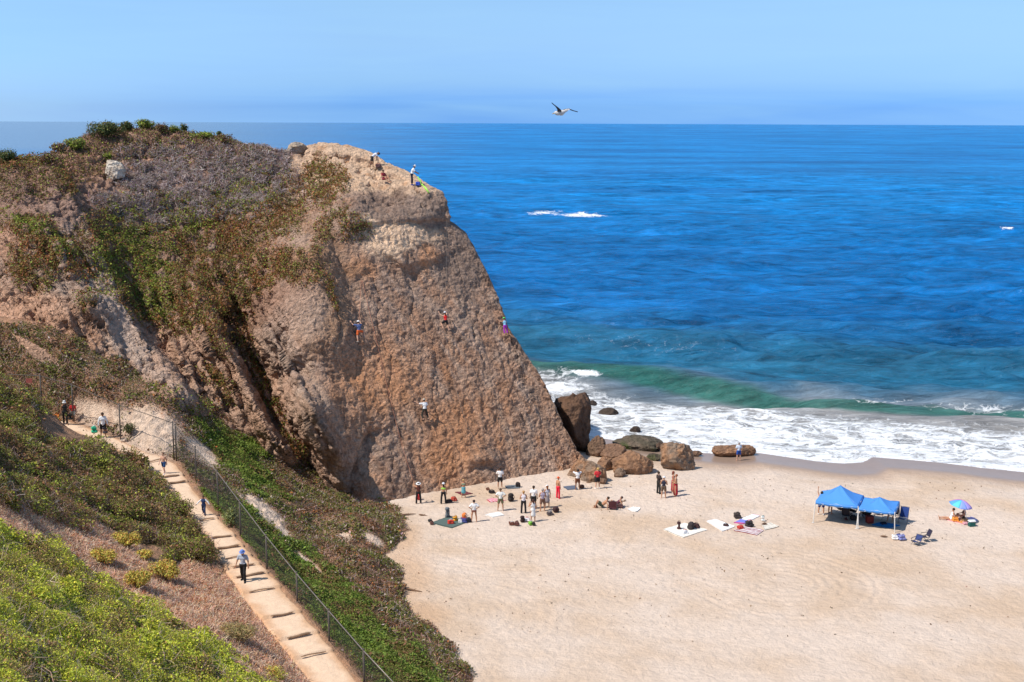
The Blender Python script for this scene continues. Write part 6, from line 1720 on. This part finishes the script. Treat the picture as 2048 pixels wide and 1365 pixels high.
rope('thin dark rope from the cliff crest down to the climber in the white shirt', [(800, 440), (810, 600), (835, 720), (846, 795)], (.19, .15, .13), .010)
sl = [hit(836, 362, ONG)[0] + Vector((0, -.15, .35))] + [hit(x, y, ONG)[0] + Vector((0, -.12, .05)) for x, y in [(842, 366), (849, 376), (857, 386)]]
o_ = MB().tube([p - sl[0] for p in sl], .045, 6).build('sling', cloth((.30, .65, .08)), None, True); o_.location = sl[0]; tag(o_, 'lime green sling draped over the cliff edge beside the guide', 'sling')
sl = [hit(x, y, ONG)[0] + Vector((0, -.12, .08)) for x, y in [(835, 369), (845, 372), (852, 378), (858, 388)]]
o_ = MB().tube([p - sl[0] for p in sl], .05, 6).build('sling', cloth((.40, .72, .12)), None, True); o_.location = sl[0]; tag(o_, 'second lime green strap lower on the rock beside the guide', 'sling')
lc, _, _ = hit(833, 372, ONG)
bag('blue gear bag on the rock at the feet of the guide with the white hat', 0, 0, .4, .3, .3, (.03, .08, .45), 'pouch', 0, None, None, loc=lc + Vector((.15, -.2, 0)))
lc, _, _ = hit(758, 336, ONG)
bag('dark gear pile with red webbing at the feet of the bending man', 0, 0, .55, .3, .35, (.10, .05, .05), 'pouch', 0, (.5, .1, .08), None, loc=lc + Vector((0, -.15, 0)))

# ------------------------------------------------------------------ driftwood, kelp bits
MAT_WOOD = cloth((.20, .12, .075), .9, .35, 6, 'driftwood')
for lab, x, y, L_, rz in [('brown piece of driftwood near the foot of the slope', 814, 1031, 1.3, 15), ('short dark driftwood right of the longer piece by the slope', 846, 1032, .6, -20), ('reddish driftwood by the cliff left of the belayer', 785, 1013, .9, 10), ('brown driftwood near the leafy slope tip', 804, 1148, .5, -30),
    ('thin dry branch lying below the leafy tip of the slope', 826, 1182, 1.2, -25), ('small log on the sand right of the low red chair', 1247, 1003, .35, 0), ('small piece of wood left of the two folding chairs', 1768, 1075, .5, 5), ('dark piece of kelp at the upper right of the belayer near the boulders', 1178, 966, .45, 0), ('standing stick at the tip of the leafy slope', 786, 1032, .5, 60)]:
    lc, _, _ = hit(x, y); mb = MB(); pts = [(L_ * (q_ - .5), .06 * math.sin(4 * q_ + x), .05 + .04 * math.sin(3 * q_ + y)) for q_ in np.linspace(0, 1, 7)]
    mb.tube(pts, [.02, .05, .06, .055, .045, .035, .015], 7).tube([pts[3], (pts[3][0] + .15, .14, .12)], [.025, .01], 5)
    o_ = mb.build('driftwood', MAT_WOOD, None, True); o_.location = lc; o_.rotation_euler.z = math.radians(rz); tag(o_, lab, 'driftwood', 'driftwood on the sand')
n = 1500
kx_ = 700 + RG.random(n) * 1400; ky_ = 955 + RG.random(n) ** 1.6 * 330
kp = PZ(kx_, ky_, 0.0); kd = shoreY(kp[:, 0]) - kp[:, 1]
okk = (kd > 8) & (kx_ > 760 + np.maximum(0, ky_ - 1050) * .55); kp = kp[okk]
kp[:, 2] = [sandz(x, y) + .03 for x, y in kp[:, :2]]
nk = len(kp)
V, Fq, Cl = leaf_arrays(kp, np.tile([0, 0, 1.], (nk, 1)), .05 + .16 * RG.random(nk) ** 4, palette(nk, [(.22, .13, .08), (.30, .2, .13), (.12, .08, .05)], [1, 1, .6]), .5, .4)
tag(npmesh('beach_debris', V, Fq, MAT_LEAF, cols=np.clip(Cl, .01, .9)), 'small brown bits of kelp and wood scattered on the sand', kind='stuff')
